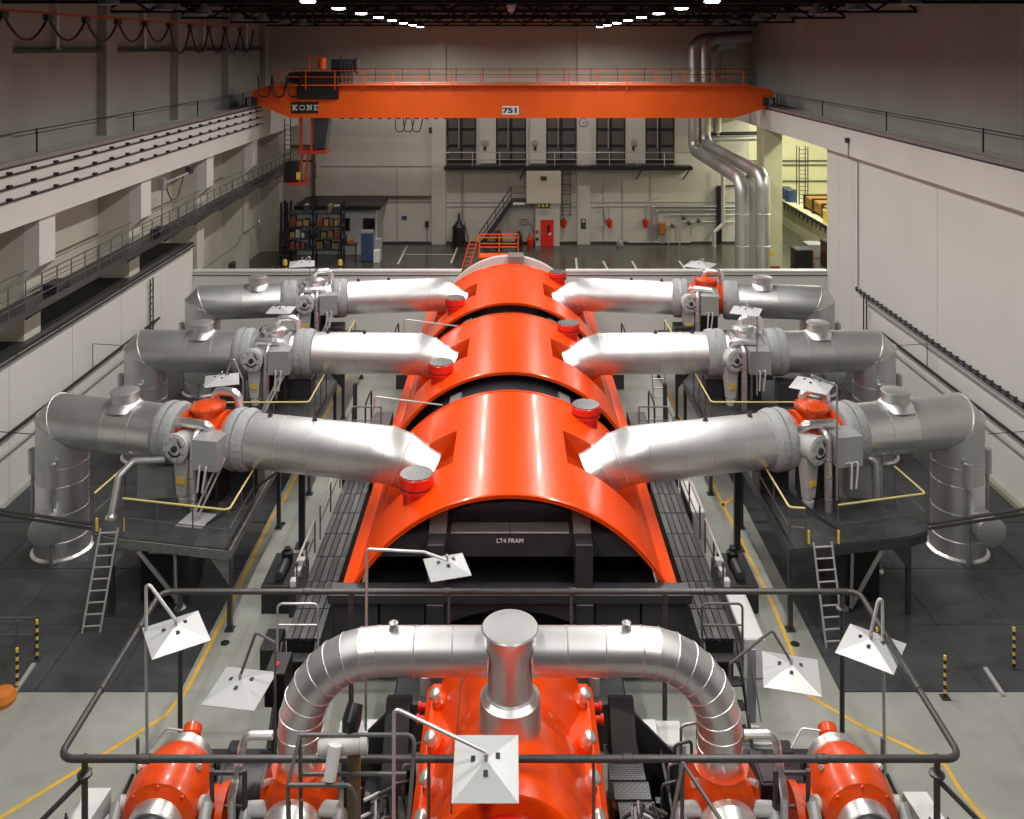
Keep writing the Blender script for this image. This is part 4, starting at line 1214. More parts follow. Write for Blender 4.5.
def collector(lb, pole, plate_c, size, yaw, tilt, m_pole=GALV, r=0.03, holes=True, roll=0.0):
    """square creased plate hung from a bent pipe. pole: polyline, last point at the plate"""
    t = thing('sprinkler_collector', lb, 'sprinkler plate', pole[0], 'sprinkler heat-collector plates')
    build(MB().tube(fillet(pole, 0.06, 4) if len(pole) > 2 else pole, r, 8), 'bent_pipe', m_pole, t)
    h = size / 2
    M = Matrix.Translation(Vector(plate_c)) @ Matrix.Rotation(yaw, 4, 'Z') @ Matrix.Rotation(tilt, 4, 'X') @ Matrix.Rotation(roll, 4, 'Y')
    rise = 0.17 * size
    top = [(-h, -h, 0), (h, -h, 0), (h, h, 0), (-h, h, 0), (0, 0, rise)]
    bot = [(x, y, z - 0.012) for x, y, z in top]
    mb = MB()._add(top + bot, [(0, 1, 4), (1, 2, 4), (2, 3, 4), (3, 0, 4), (6, 5, 9), (7, 6, 9), (8, 7, 9), (5, 8, 9), (0, 5, 6, 1), (1, 6, 7, 2), (2, 7, 8, 3), (3, 8, 5, 0)])
    build(mb.xform(M), 'collector_plate', PLATEW, t, 5)
    build(MB().lathe([(-0.02, 0.03), (0.10, 0.035), (0.12, 0.02)], M @ Vector((0, 0, rise)), M.to_3x3() @ Vector((0, 0, 1)), 10), 'nozzle', STEEL, t)
    if holes:
        for dx, dy in ((0.0, -0.16), (0.18, 0.1), (-0.2, 0.06)):
            z = rise * (1 - max(abs(dx), abs(dy)) / 0.5)
            build(MB().obox(Vector((dx * size, dy * size, z + 0.008)), (0.07, 0.09, 0.014)).xform(M), 'clip', BLACKM, t)
    return t


AD = at_depth
AH = at_height
P = AD(447, 567, 19.0)
collector('white collector plate on a long bent pipe in front of the nearest hood', [(-3.06, 19.0, 0.0), AD(367, 549, 19.0), AD(424, 552, 18.9), AD(446, 560, 18.9)], AD(447, 567, 19.0), 0.86, 0.28, 0.0)
collector('white creased collector plate hanging over the orange high-pressure casing', [(-1.87, 14.4, 0.0), AD(394, 708, 14.4), AD(486, 752, 14.4)], AD(486, 768, 14.4), 1.04, 0.0, 0.28)
collector('white collector plate hung from the left corner pole of the pipe ring', [(-7.46, 18.5, 0.0), AD(146, 580, 18.5), AD(177, 622, 18.4)], AD(176, 634, 18.4), 1.12, 0.55, 0.0, GALV, 0.035)
collector('low white collector plate near the left leg of the silver loop pipe', [(-4.85, 18.6, 0.0), AD(275, 643, 18.6), AD(256, 632, 18.6), AD(241, 674, 18.5)], AD(240, 688, 18.5), 1.12, -0.15, 0.0, RAILG)
collector('white collector plate hung from the right corner pole of the pipe ring', [(7.72, 18.5, 0.0), AD(882, 583, 18.5), AD(871, 632, 18.4)], AD(871, 648, 18.4), 1.12, -0.62, 0.0, GALV, 0.035)
collector('low white collector plate near the right leg of the silver loop pipe', [(4.55, 18.6, 0.0), AD(730, 664, 18.6), AD(772, 630, 18.6), AD(790, 660, 18.5)], AD(791, 673, 18.5), 1.12, -0.25, 0.0, RAILG)
collector('tilted white collector plate above the middle left valve', [AD(243, 408, 31.6), AD(243, 380, 31.6), AD(233, 357, 31.6), AD(226, 375, 31.6)], AD(222, 380, 31.6), 1.15, 0.3, 0.0, STEEL)
collector('white collector plate on a tall pole at the nearest right valve', [AD(837, 500, 25.6), AD(837, 386, 25.6), AD(812, 375, 25.6), AD(812, 380, 25.6)], AD(812, 385, 25.6), 1.05, -0.55, 0.0, STEEL)
collector('white collector plate at the middle right valve', [AD(757, 395, 31.8), AD(757, 312, 31.8), AD(747, 304, 31.8), AD(746, 308, 31.8)], AD(746, 311, 31.8), 1.0, -0.4, 0.0, STEEL)
collector('white collector plate in front of the farthest left pipe', [AD(281, 360, 38.5), AD(281, 312, 38.5)], AD(281, 310, 38.3), 1.05, 0.0, 0.0, STEEL)
collector('small pale collector plate behind the farthest left pipe', [AD(310, 290, 44.0), AD(310, 255, 44.0), AD(303, 262, 44.0)], AD(302, 264, 44.0), 1.2, 0.2, 0.0, STEEL)
collector('small pale collector plate behind the farthest right pipe', [AD(704, 290, 44.0), AD(704, 258, 44.0), AD(700, 262, 44.0)], AD(700, 265, 44.0), 1.3, -0.5, 0.0, STEEL)

# ------------------------------------------------------------------ silver loop pipe at the front
LY, LZ, LR, LX = 16.6, 4.46, 0.405, 3.87
t = thing('loop_pipe', 'silver clad loop pipe arching over the front of the machine', 'pipe', (0, LY, 1.9))
RB = 1.45
path = []
for k in range(9):      # gores of each bend
    a = PI / 2 * k / 8
    path.append(Vector((LX - RB + RB * math.cos(a), LY, LZ - RB + RB * math.sin(a))))
for s in (-1, 1):
    q = [Vector((p.x * s, p.y, p.z)) for p in path]
    low = Vector((s * LX, LY, 2.42))
    m1 = Vector((s * LX, LY, 2.72))
    full_path = [low, m1] + q + [Vector((s * x_, LY, LZ)) for x_ in (1.75, 1.05, 0.42)]
    NS = 32
    full = MB().tube(full_path, LR, NS, False)
    for k in range(len(full_path) - 1):
        ringa = full.v[k * NS:(k + 1) * NS]; ringb = full.v[(k + 1) * NS:(k + 2) * NS]
        sg_ = MB()._add(list(ringa) + list(ringb), [(j, (j + 1) % NS, NS + (j + 1) % NS, NS + j) for j in range(NS)])
        go = build(sg_, 'bend_gore' if 2 <= k < 10 else 'cladding_segment', CLADB, t, 60)
        c_ = full_path[k + 1]
        build(MB().tube([c_ + (v - c_) * 1.004 for v in list(ringb) + [ringb[0]]], 0.011, 6), 'seam_band', CLAD, go)
    build(MB().lathe([(0, 0.1), (0.05, 0.07), (0.1, 0.06), (0.13, 0.09), (0.15, 0.05)], (s * 2.15, LY, LZ + LR - 0.01), (0, 0, 1), 10), 'lug', STEEL, t)
build(MB().lathe([(3.85, 0.42), (4.45, 0.385), (4.75, 0.43), (5.02, 0.51), (5.03, 0.52), (5.06, 0.50), (5.065, 0.3)], (0, LY - 0.22, 0), (0, 0, 1), 32), 'funnel_cap', CLADB, t, 50)
build(MB().lathe([(3.2, 0.565), (3.78, 0.55), (3.80, 0.50), (3.88, 0.42)], (0, LY - 0.22, 0), (0, 0, 1), 32), 'funnel_collar', CLADB, t, 50)
build(MB().lathe([(3.83, 0.43), (3.85, 0.45), (3.88, 0.43)], (0, LY - 0.22, 0), (0, 0, 1), 32), 'seam_band', CHROME, t)

# ------------------------------------------------------------------ high-pressure casing
t = thing('high_pressure_casing', 'orange high-pressure turbine casing with chrome nuts below the loop pipe', 'turbine casing', (0, 16.5, 0))
build(MB().cbox(-1.74, 1.74, 13.4, 19.2, 1.72, 2.1, 0.12), 'joint_flange', ORANGE, t)
mb = MB()
prof = [(14.75, 1.18), (14.8, 1.24), (15.1, 1.28), (16.4, 1.28), (16.9, 1.2), (17.25, 1.0), (17.5, 0.9), (17.8, 0.98), (18.2, 1.18), (18.6, 1.25), (19.1, 1.25), (19.12, 0.0)]
vs = []
NB = 28
for y, r in prof:
    for k in range(NB + 1):
        a = PI * k / NB
        fil = 0.22 * (1 - math.sin(a)) ** 3
        vs.append(((r + fil) * math.cos(a), y, 2.08 + r * math.sin(a)))
mb._add(vs, [(i * (NB + 1) + k, i * (NB + 1) + k + 1, (i + 1) * (NB + 1) + k + 1, (i + 1) * (NB + 1) + k) for i in range(len(prof) - 1) for k in range(NB)])
mb.f.append(tuple(range(NB + 1)))
build(mb, 'dome', ORANGE, t, 40)
build(MB().prism([(1.0 * math.cos(PI * k / 20), 2.08 + 0.95 * math.sin(PI * k / 20)) for k in range(21)], 'y', 13.4, 14.8), 'shaft_cover', REDP, t)
build(MB().box(-1.6, 1.6, 13.4, 19.2, 0, 1.75), 'lower_casing', ORANGED, t)
for s in (-1, 1):
    for k in range(5):
        y = [18.45, 17.3, 16.35, 15.5, 14.7][k]
        d = Vector((s * 0.55, -0.1, 0.8))
        nb_ = build(MB().lathe([(-0.1, 0.11), (0.16, 0.11), (0.17, 0.13), (0.21, 0.13), (0.25, 0.09), (0.26, 0.0)], (s * 1.44, y, 2.2), d, 18), 'cap_nut', CHROME, t, 50)
        build(MB().lathe([(-0.15, 0.17), (0.02, 0.17), (0.06, 0.12)], (s * 1.44, y, 2.2), d, 18), 'nut_boss', ORANGE, nb_)
    for k in range(2):
        build(MB().lathe([(0, 0.07), (0.1, 0.07), (0.11, 0.10), (0.16, 0.10)], (s * 1.74, 18.3 + 0.35 * k, 1.93), (s, 0, 0), 14), 'side_nozzle', REDP, t)
build(MB().tube([(-0.98, 14.9, 2.92), (-0.98, 17.9, 2.92), (-0.8, 18.2, 3.05)], 0.012, 6), 'sensing_line', BLACKM, t)


# ------------------------------------------------------------------ control valves beside the casing
def control_valve(s, lb):
    X, Y, Z = s * 6.12, 16.4, 2.15
    t = thing('control_valve', lb, 'valve', (X, Y, 0), 'outer orange control valves')
    o = Vector((X, 0, Z))
    ax = (0, 1, 0)
    build(MB().lathe([(15.55, 0.48), (15.66, 0.64), (15.95, 0.71), (16.35, 0.69), (16.62, 0.62), (16.8, 0.52)], o, ax, 28), 'body', ORANGED, t, 25)
    build(MB().lathe([(15.28, 0.44), (15.3, 0.46), (15.6, 0.48), (15.62, 0.4)], o, ax, 28), 'silver_ring', CLAD, t)
    build(MB().lathe([(14.4, 0.34), (15.2, 0.40), (15.3, 0.40)], o, ax, 24), 'bell', BLACKM, t)
    build(MB().lathe([(14.1, 0.16), (14.42, 0.2)], o, ax, 16), 'spindle', STEEL, t)
    build(MB().lathe([(16.8, 0.50), (16.84, 0.54), (16.98, 0.53), (17.04, 0.45), (17.07, 0.2)], o, ax, 26), 'silver_cap', CLAD, t)
    tip = build(MB().lathe([(0, 0.15), (0.32, 0.15), (0.33, 0.175), (0.48, 0.175), (0.5, 0.15)], (X - s * 0.02, 16.98, Z + 0.1), (s * 0.06, 0.9, 0.42), 18), 'nozzle', ORANGED, t, 30)
    for k in range(8):
        a = 2 * PI * k / 8
        build(MB().cyl((X + math.cos(a) * 0.60, 15.6, Z + math.sin(a) * 0.60), (X + math.cos(a) * 0.60, 15.64, Z + math.sin(a) * 0.60), 0.035, 6), 'bolt', ORANGED, t)
    # side body towards the casing
    build(MB().lathe([(0.4, 0.42), (0.9, 0.42), (0.92, 0.48), (1.05, 0.48)], (X, 16.2, Z - 0.35), (-s, 0, 0), 20), 'side_branch', ORANGED, t)
    build(MB().box(X - 0.35, X + 0.35, 15.9, 16.7, 0, Z - 0.55), 'pedestal', BLACKM, t)
    # trunnion arms with white ends
    for sg in (-1, 1):
        x = X + sg * 0.72
        build(MB().tube([(x - sg * 0.2, 15.95, Z + 0.05), (x + sg * 0.05, 15.85, Z + 0.12)], 0.13, 12), 'trunnion', GREYV, t)
        build(MB().tube([(x + sg * 0.05, 15.87, Z + 0.12), (x + sg * 0.09, 15.4, Z - 0.3)], [0.12, 0.1], 12), 'lug_arm', GREYB, t)
    for sg in (-1, 1):
        build(MB().tube([(X + sg * 0.45, 16.3, Z + 0.50), (X + sg * 0.55, 16.15, Z + 0.52)], 0.05, 8), 'fitting', CHROME, t)
    build(MB().tube(fillet([(X - 0.1, 17.3, Z + 0.3), (X - 0.5, 17.35, Z + 0.32), (X - 0.75, 17.2, Z + 0.05)], 0.1, 4), 0.02, 6), 'sensing_line', GALV, t)
    return t


control_valve(-1, 'outermost orange control valve at the left of the machine front')
control_valve(1, 'outermost orange control valve at the right of the machine front')
for s in (-1, 1):
    X, Y = s * LX, 16.55
    t = thing('stop_valve', 'orange globe valve under the %s leg of the loop pipe' % SIDE[s], 'valve', (X, Y, 0), 'inner orange stop valves')
    build(MB().lathe([(1.2, 0.4), (1.4, 0.60), (1.75, 0.72), (2.05, 0.70), (2.26, 0.60), (2.38, 0.50), (2.43, 0.50)], (X, Y, 0), (0, 0, 1), 28), 'globe', ORANGED, t, 40)
    build(MB().box(X - 0.3, X + 0.3, Y - 0.3, Y + 0.3, 0, 1.25), 'pedestal', BLACKM, t)
    build(MB().lathe([(0.45, 0.50), (0.75, 0.54), (0.8, 0.5), (1.05, 0.44)], (X, Y, 1.75), (0, -1, 0), 26), 'silver_ring', CLAD, t)
    build(MB().lathe([(1.05, 0.42), (1.5, 0.38), (1.55, 0.2)], (X, Y, 1.75), (0, -1, 0), 22), 'bell', BLACKM, t)
    for sg in (-1, 1):
        build(MB().tube([(X + sg * 0.5, Y - 0.42, 1.95), (X + sg * 0.82, Y - 0.5, 2.0)], 0.13, 12), 'trunnion', GREYV, t)
        build(MB().tube([(X + sg * 0.82, Y - 0.48, 2.0), (X + sg * 0.86, Y - 0.95, 1.6)], [0.12, 0.1], 12), 'lug_arm', GREYB, t)
        build(MB().tube([(X + sg * 0.48, Y - 0.25, 2.3), (X + sg * 0.58, Y - 0.36, 2.34)], 0.06, 8), 'fitting', CHROME, t)
    # big dark cross pipe to the outer valve
    if s > 0: continue
    t2 = thing('cross_pipe', 'dull black pipe between the two %s front valves' % SIDE[s], 'pipe', (s * 4.95, 16.6, 1.2))
    build(MB().lathe([(0, 0.46), (0.06, 0.46), (0.07, 0.44), (0.8, 0.44), (0.81, 0.46), (0.87, 0.46)], (s * 4.56, 16.95, 1.6), (s, 0, 0), 26), 'barrel', BLACKM if s < 0 else BLACK, t2)
    build(MB().box(s * 4.7, s * 5.15, 16.8, 17.2, 0, 1.2), 'saddle', BLACK, t2)

# white actuator covers at the very front
for (px, py, wd, lb) in ((83, 806, 0.44, 'white sloping actuator cover left of the outer left valve'), (289, 803, 0.45, 'white sloping actuator cover in front of the left globe valve'),
                         (734, 806, 0.46, 'white sloping actuator cover in front of the right globe valve'), (931, 810, 0.44, 'white sloping actuator cover right of the outer right valve')):
    p = at_height(px, py, 1.9)
    lean = 0.16 if px < 510 else -0.16
    t = thing('actuator_cover', lb, 'machine cover', (p.x, p.y, 0), 'white actuator covers')
    mb = MB()
    vs = [(p.x - wd / 2 + lean, p.y + 0.3, 1.98), (p.x + wd / 2 + lean, p.y + 0.3, 1.98), (p.x + wd / 2, p.y - 0.5, 1.86), (p.x - wd / 2, p.y - 0.5, 1.86)]
    vs += [(x, y, z - 0.45) for x, y, z in vs]
    mb._add(vs, [(0, 1, 2, 3), (4, 7, 6, 5), (0, 4, 5, 1), (1, 5, 6, 2), (2, 6, 7, 3), (3, 7, 4, 0)])
    build(mb, 'cover', WHITE, t)
    build(MB().box(p.x - wd / 2, p.x + wd / 2, p.y - 0.55, p.y - 0.1, 0, 1.4), 'stand', BLACKM, t)
    for dx in (-0.16, 0.16):
        build(MB().lathe([(0, 0.04), (0.05, 0.04), (0.06, 0.025), (0.14, 0.02)], (p.x + dx, p.y - 0.3, 1.88), (0, 0, 1), 8), 'bolt', BLACKM, t)
    if 200 < px < 800:
        continue
    sx = -1 if px < 510 else 1
    build(MB().prism([(p.x - sx * wd / 2, p.y - 0.5), (p.x - sx * (wd / 2 + 0.2), p.y - 0.5), (p.x - sx * (wd / 2 + 0.18) + lean, p.y + 0.15), (p.x - sx * wd / 2 + lean, p.y + 0.15)], 'z', 1.5, 1.62), 'side_tray', WHITE, t)

# motor actuator on the brown post
t = thing('motor_actuator', 'grey cylindrical actuator with black motor on a brown post at the front left', 'actuator', (-2.67, 14.6, 0))
c = at_depth(345, 745, 14.6)
build(MB().lathe([(-0.44, 0.0), (-0.43, 0.11), (-0.38, 0.14), (0.24, 0.14), (0.25, 0.16), (0.36, 0.16), (0.37, 0.11), (0.3, 0.10)], c, (1, 0.1, 0.02), 22), 'gear_case', GREYV, t)
build(MB().tube([c + Vector((-0.12, -0.2, 0.16)), c + Vector((-0.18, -0.35, -0.28))], [0.11, 0.10], 12), 'white_sleeve', WHITE, t)
build(MB().tube([c + Vector((0.06, 0.1, 0.12)), c + Vector((0.08, 0.15, 0.28)), c + Vector((0.12, 0.3, 0.46))], [0.13, 0.16, 0.13], 14), 'motor', BLACK, t)
build(MB().cyl(Vector((c.x + 0.12, 14.75, 0)), Vector((c.x + 0.12, 14.75, c.z - 0.15)), 0.11, 12), 'brown_post', mat('khaki_post', (0.16, 0.13, 0.06), 0.5, var=0.3, vscale=5), t)
# pipe railings in front of it
t = thing('front_railing', 'grey bent-pipe railing in front of the left globe valve', 'railing', (-3, 14.2, 0))
for i_, pts in enumerate(([(300, 735, 14.6), (415, 735, 14.6), (408, 830, 14.0)], [(300, 735, 14.6), (288, 785, 14.2), (288, 840, 14.2)], [(300, 735, 14.6), (301, 840, 14.6)], [(300, 774, 14.6), (406, 774, 14.6)],
                          [(288, 785, 14.2), (350, 785, 14.2), (357, 800, 14.2), (357, 840, 14.2)])):
    q = [at_depth(*p_) for p_ in pts]
    q[-1].z = max(0.05, q[-1].z)
    build(MB().tube(fillet(q, 0.12, 4) if len(q) > 2 else q, 0.033, 8), 'rail_tube', RAILG, t)
for px in (301, 289, 357):
    p_ = at_depth(px, 800, 14.4)
    build(MB().cyl((p_.x, 14.4, 0), (p_.x, 14.4, p_.z), 0.033, 8), 'upright', RAILG, t)
# insulated instrument pipes by the loop legs
for s, pts, lb in ((-1, [(245, 735), (273, 735)], 'silver bent instrument pipe by the left loop leg'), (1, [(744, 734), (775, 734)], 'silver bent instrument pipe by the right loop leg')):
    a = at_depth(*pts[0], 16.2); b = at_depth(*pts[1], 16.2)
    if s < 0:
        q = [b, a, a + Vector((-0.15, -0.3, -0.9)), a + Vector((-0.15, -0.3, -a.z + 0.02))]
    else:
        q = [a, b, b + Vector((0.08, -0.3, -0.9)), b + Vector((0.08, -0.3, -b.z + 0.02))]
    t = thing('instrument_pipe', lb, 'pipe', q[-1])
    build(MB().tube(fillet(q, 0.15, 5), 0.075, 10), 'pipe', CLADB if s < 0 else CLAD, t)
    for f in (0.3, 0.55, 0.8):
        p_ = lerp(q[2], q[1], f)
        build(MB().lathe([(-0.03, 0.08), (0.03, 0.08)], p_, (q[1] - q[2]), 10, False), 'band', CHROME, t)

# ------------------------------------------------------------------ dark machine floor clutter around the casing
def crate(name, lb, cat, x0, x1, y0, y1, z0, z1, m, c=0.02, lid=None):
    t = thing(name, lb, cat, ((x0 + x1) / 2, (y0 + y1) / 2, 0))
    build(MB().cbox(x0, x1, y0, y1, z0, z1, c), 'body', m, t)
    build(MB().cbox(x0 + 0.05, x1 - 0.05, y0 + 0.05, y1 - 0.05, z1, z1 + 0.025, 0.008), 'lid', lid or m, t)
    return t


crate('machine_block', 'black machine block between casing and left globe valve', 'machine', -2.9, -1.9, 14.6, 18.3, 0, 0.9, BLACK)
crate('machine_block', 'black machine block between casing and right globe valve', 'machine', 1.95, 2.55, 14.6, 16.6, 0, 0.9, BLACK)
crate('machine_block', 'black low machine frame behind the outer left valve', 'machine', -7.3, -5.2, 17.9, 18.4, 0, 0.7, BLACKM)
crate('machine_block', 'black low machine frame behind the outer right valve', 'machine', 5.2, 7.3, 17.9, 18.4, 0, 0.7, BLACKM)
crate('dark_cabinet', 'dark maroon cabinet between the two right front valves', 'cabinet', 4.72, 5.5, 16.9, 17.5, 0, 1.75, mat('maroon_enamel', (0.03, 0.012, 0.012), 0.4))
crate('side_cabinet', 'grey small cabinet beside the outer right valve', 'cabinet', 6.95, 7.3, 16.6, 17.0, 0, 1.5, GREYB)
crate('side_cabinet', 'grey small cabinet beside the outer left valve', 'cabinet', -7.4, -7.0, 16.6, 17.0, 0, 1.5, GREYB)
tag(build(MB().cbox(4.7, 5.45, 15.0, 16.1, 1.32, 1.4, 0.01), 'cover_sheet', PLATEW), 'pale flat cover sheet between the two right front valves', 'cover')
crate('machine_block', 'black base carrying the pale cover sheet at the right', 'machine', 4.65, 5.5, 14.9, 16.2, 0, 1.28, BLACK)
# sloped black guard plates and white boxes beside the casing
for s in (-1, 1):
    t = thing('guard_plate', 'black slanted guard plate beside the far %s corner of the orange casing' % SIDE[s], 'guard', (s * 2.6, 18.5, 0))
    build(MB().prism([(18.9, 0.0), (18.9, 2.0), (18.6, 2.15), (17.6, 0.9), (17.6, 0)], 'x', s * 2.05, s * 2.55), 'guard', BLACK, t)
    build(MB().prism([(s * 2.55, 0.6), (s * 2.55, 1.95), (s * 3.45, 1.05), (s * 3.45, 0.6)], 'y', 18.4, 18.48), 'wing', BLACKM, t)
    build(MB().box(s * 2.55, s * 3.4, 18.4, 18.6, 0, 0.6), 'foot', BLACK, t)
    t = thing('floor_cabinet', 'light grey cabinet on the floor behind the %s globe valve' % SIDE[s], 'cabinet', (s * 3.2, 19.2, 0))
    build(MB().cbox(s * 2.75, s * 3.7, 18.9, 19.6, 0, 0.95, 0.03), 'body', GREYV, t)
    build(MB().cbox(s * 2.85, s * 3.15, 18.95, 19.5, 0.95, 1.05, 0.02), 'lid', PLATEW, t)
    t = thing('bearing_block', 'charcoal stepped bearing block behind the casing on the %s' % SIDE[s], 'machine', (s * 1.2, 20.3, 0))
    build(MB().cbox(s * 0.1, s * 2.6, 19.9, 21.5, 0, 1.1, 0.04), 'base', BLACKM, t)
    build(MB().cbox(s * 0.1, s * 1.5, 20.1, 21.3, 1.1, 1.7, 0.06), 'upper_step', BLACKM, t)
    build(MB().cyl((s * 1.9, 20.2, 1.1), (s * 1.9, 20.2, 1.5), 0.12, 12), 'plug', CHROME, t)
# ribbed tread ramp right of casing
t = thing('tread_ramp', 'bright ribbed tread ramp along the right of the orange casing', 'ramp', (2.7, 17.5, 0))
for k in range(9):
    y = 18.4 - 0.42 * k
    z = 1.35 - 0.04 * k
    build(MB().cbox(1.9 + 0.05 * k, 2.6 + 0.05 * k, y - 0.415, y, z - 0.05, z, 0.006), 'tread', GRATE2, t)
build(MB().prism([(18.4, 0), (18.4, 1.25), (14.7, 0.9), (14.7, 0)], 'x', 3.05, 3.1), 'stringer', BLACK, t)
# machine beds and racks behind the front valves
for s in (-1, 1):
    t = thing('machine_bed', 'low black machine bed under the %s front valves' % SIDE[s], 'machine base', (s * 5.7, 17, 0))
    build(MB().cbox(s * 4.35, s * 7.05, 16.9, 19.5, 0, 0.42, 0.03), 'bed_plate', BLACK, t)
    for k in range(5):
        x = s * (4.6 + 0.55 * k)
        build(MB().cbox(x - 0.16, x + 0.16, 18.55 - 0.2 * (k % 2), 18.9, 0.42, 0.62 + 0.22 * (k % 3), 0.02), 'valve_block', BLACKM if k % 2 else BLACK, t)
    for k in range(3):
        x = s * (5.2 + 0.35 * k)
        h = build(MB().cyl((x, 18.0, 0.42), (x, 18.0, 1.3), 0.03, 8), 'spindle', BLACKM, t)
        build(MB().lathe([(0, 0.05), (0.02, 0.1), (0.06, 0.1), (0.08, 0.04)], (x, 18.0, 1.3), (0, 0, 1), 12), 'hand_knob', BLACK, h)
    for y in (17.4, 17.9):
        build(MB().tube(fillet([(s * 4.5, y, 0.95), (s * 6.9, y, 0.95), (s * 6.9, y, 0.4)], 0.1, 3), 0.035, 8), 'oil_pipe', STEEL if y < 17.5 else PIPEG, t)
    t = thing('control_rack', 'black plate rack with rods outside the outer %s valve' % SIDE[s], 'rack', (s * 7.0, 16.6, 0))
    for k in range(3):
        x = s * (6.86 + 0.12 * k)
        build(MB().prism([(16.1, 0), (16.9, 0), (16.9 - 0.1 * k, 2.15 - 0.25 * k), (16.45, 2.1 - 0.25 * k)], 'x', x - 0.02, x + 0.02), 'plate', BLACK if k % 2 else BLACKM, t)
    for k in range(2):
        build(MB().bar((s * (6.9 + 0.1 * k), 16.7, 2.1), (s * (7.05 + 0.1 * k), 14.6, 1.5), 0.05), 'rod', BLACK, t)
    build(MB().cyl((s * 6.95, 16.8, 0), (s * 6.95, 16.8, 2.7), 0.035, 8), 'pole', RAILG, t)
    t = thing('valve_stand', 'dark pipe stand standing behind the %s globe valve' % SIDE[s], 'stand', (s * 4.9, 16.2, 0))
    for x in (4.72, 5.3):
        build(MB().cyl((s * x, 16.0, 0), (s * x, 16.0, 2.75), 0.045, 8), 'upright', PIPEG, t)
    build(MB().cyl((s * 4.72, 16.0, 2.7), (s * 5.3, 16.0, 2.7), 0.04, 8), 'bar', PIPEG, t)
    build(MB().cyl((s * 4.72, 16.0, 2.1), (s * 5.3, 16.0, 2.1), 0.03, 8), 'bar', PIPEG, t)
    # small dark blocks and elbows packed beside the casing
    t = thing('fitting_cluster', 'cluster of small dark blocks and bent pipes between casing and %s globe valve' % SIDE[s], 'machine', (s * 2.4, 16.9, 0))
    build(MB().cbox(s * 2.0, s * 2.95, 16.2, 17.6, 0, 0.85, 0.03), 'base', BLACK, t)
    rnd = random.Random(11 + s)
    for k in range(16):
        x = s * rnd.uniform(2.05, 2.9); y = rnd.uniform(16.25, 17.5); h_ = rnd.uniform(0.12, 0.55); w_ = rnd.uniform(0.05, 0.12)
        if k % 3 == 0:
            build(MB().lathe([(0, w_), (h_ * 0.6, w_), (h_ * 0.62, w_ * 1.4), (h_ * 0.75, w_ * 1.4), (h_, w_ * 0.5)], (x, y, 0.85), (0, 0, 1), 10), 'plug', STEEL if k % 2 else BLACKM, t)
        elif k % 3 == 1:
            build(MB().cbox(x - w_, x + w_, y - w_, y + w_, 0.85, 0.85 + h_, 0.012), 'block', BLACKM, t)
        else:
            build(MB().tube(fillet([(x, y, 0.85), (x, y, 0.9 + h_), (x + 0.3 * s, y - 0.2, 0.9 + h_)], 0.08, 4), 0.035, 8), 'elbow_pipe', GALV if k % 2 else PIPEG, t)
t = thing('tripod_brace', 'grey pipe tripod brace in front of the right globe valve', 'brace', (3.2, 14.8, 0))
tp = at_depth(683, 763, 15.2)
for px, py, Y in ((672, 819, 14.8), (722, 822, 14.6), (682, 819, 15.2)):
    q = at_depth(px, py, Y)
    d_ = (q - tp).normalized()
    build(MB().cyl(tp, tp + d_ * ((tp.z) / -d_.z if d_.z < 0 else 1.0) * 0.98, 0.035, 8), 'leg', RAILG, t)
# cable bundles
for i_, (x, s) in enumerate(((2.35, 1), (-2.3, -1))):
    t = thing('cable_bundle', 'tangle of black cables on the machine floor %s of the casing' % SIDE[s], 'cables', (x, 15.5, 0.9))
    for k in range(9):
        x0 = x + random.uniform(-0.25, 0.25)
        pts = [(x0 + random.uniform(-0.15, 0.15), 14.4 + 0.35 * j, 1.35 + random.uniform(0, 0.45)) for j in range(7)]
        build(MB().tube(fillet(pts, 0.15, 2), 0.03, 6), 'cable', BLACK if k % 3 else STEEL, t)
# pipe manifolds left
for k, (x, lb) in enumerate(((-2.25, 'slim grey standing pipes beside the left of the casing'), (2.9, 'slim grey standing pipes beside the right of the casing'))):
    t = thing('standing_pipes', lb, 'pipe', (x, 17.2, 0))
    for j in range(4):
        build(MB().tube(fillet([(x + 0.18 * j, 17.2 + 0.3 * j, 0), (x + 0.18 * j, 17.2 + 0.3 * j, 1.5 + 0.15 * j), (x + 0.18 * j + 0.35, 17.3 + 0.3 * j, 1.5 + 0.15 * j), (x + 0.18 * j + 0.35, 17.3 + 0.3 * j, 0)], 0.08, 4), 0.03, 8), 'pipe', STEEL if j % 2 else PIPEG, t)
# thin rods standing by the outer valves
for (px, py0, py1, Y, lb) in ((499, 0, 0, 0, ''),):
    pass
t = thing('notice_board', 'leaning white-faced board on a pipe frame right of the loop pipe', 'board', at_height(760, 725))
a = at_height(752, 650, 1.1); b = at_height(760, 722)
build(MB().bar(at_depth(750, 648, 20.2), at_depth(761, 722, 20.2), 0.03), 'frame_post', GALV, t)
build(MB().prism([(5.35, 0.35), (5.55, 0.35), (5.55, 2.0), (5.35, 2.0)], 'y', 20.3, 20.33), 'panel', mat('dusty_blue_panel', (0.30, 0.33, 0.38), 0.4), t)
build(MB().bar((5.2, 20.1, 0.02), (5.9, 20.1, 0.02), 0.06), 'foot_bar', GALV, t)
build(MB().bar((5.1, 20.6, 0.02), (5.7, 20.6, 0.02), 0.06), 'foot_bar', GALV, t)

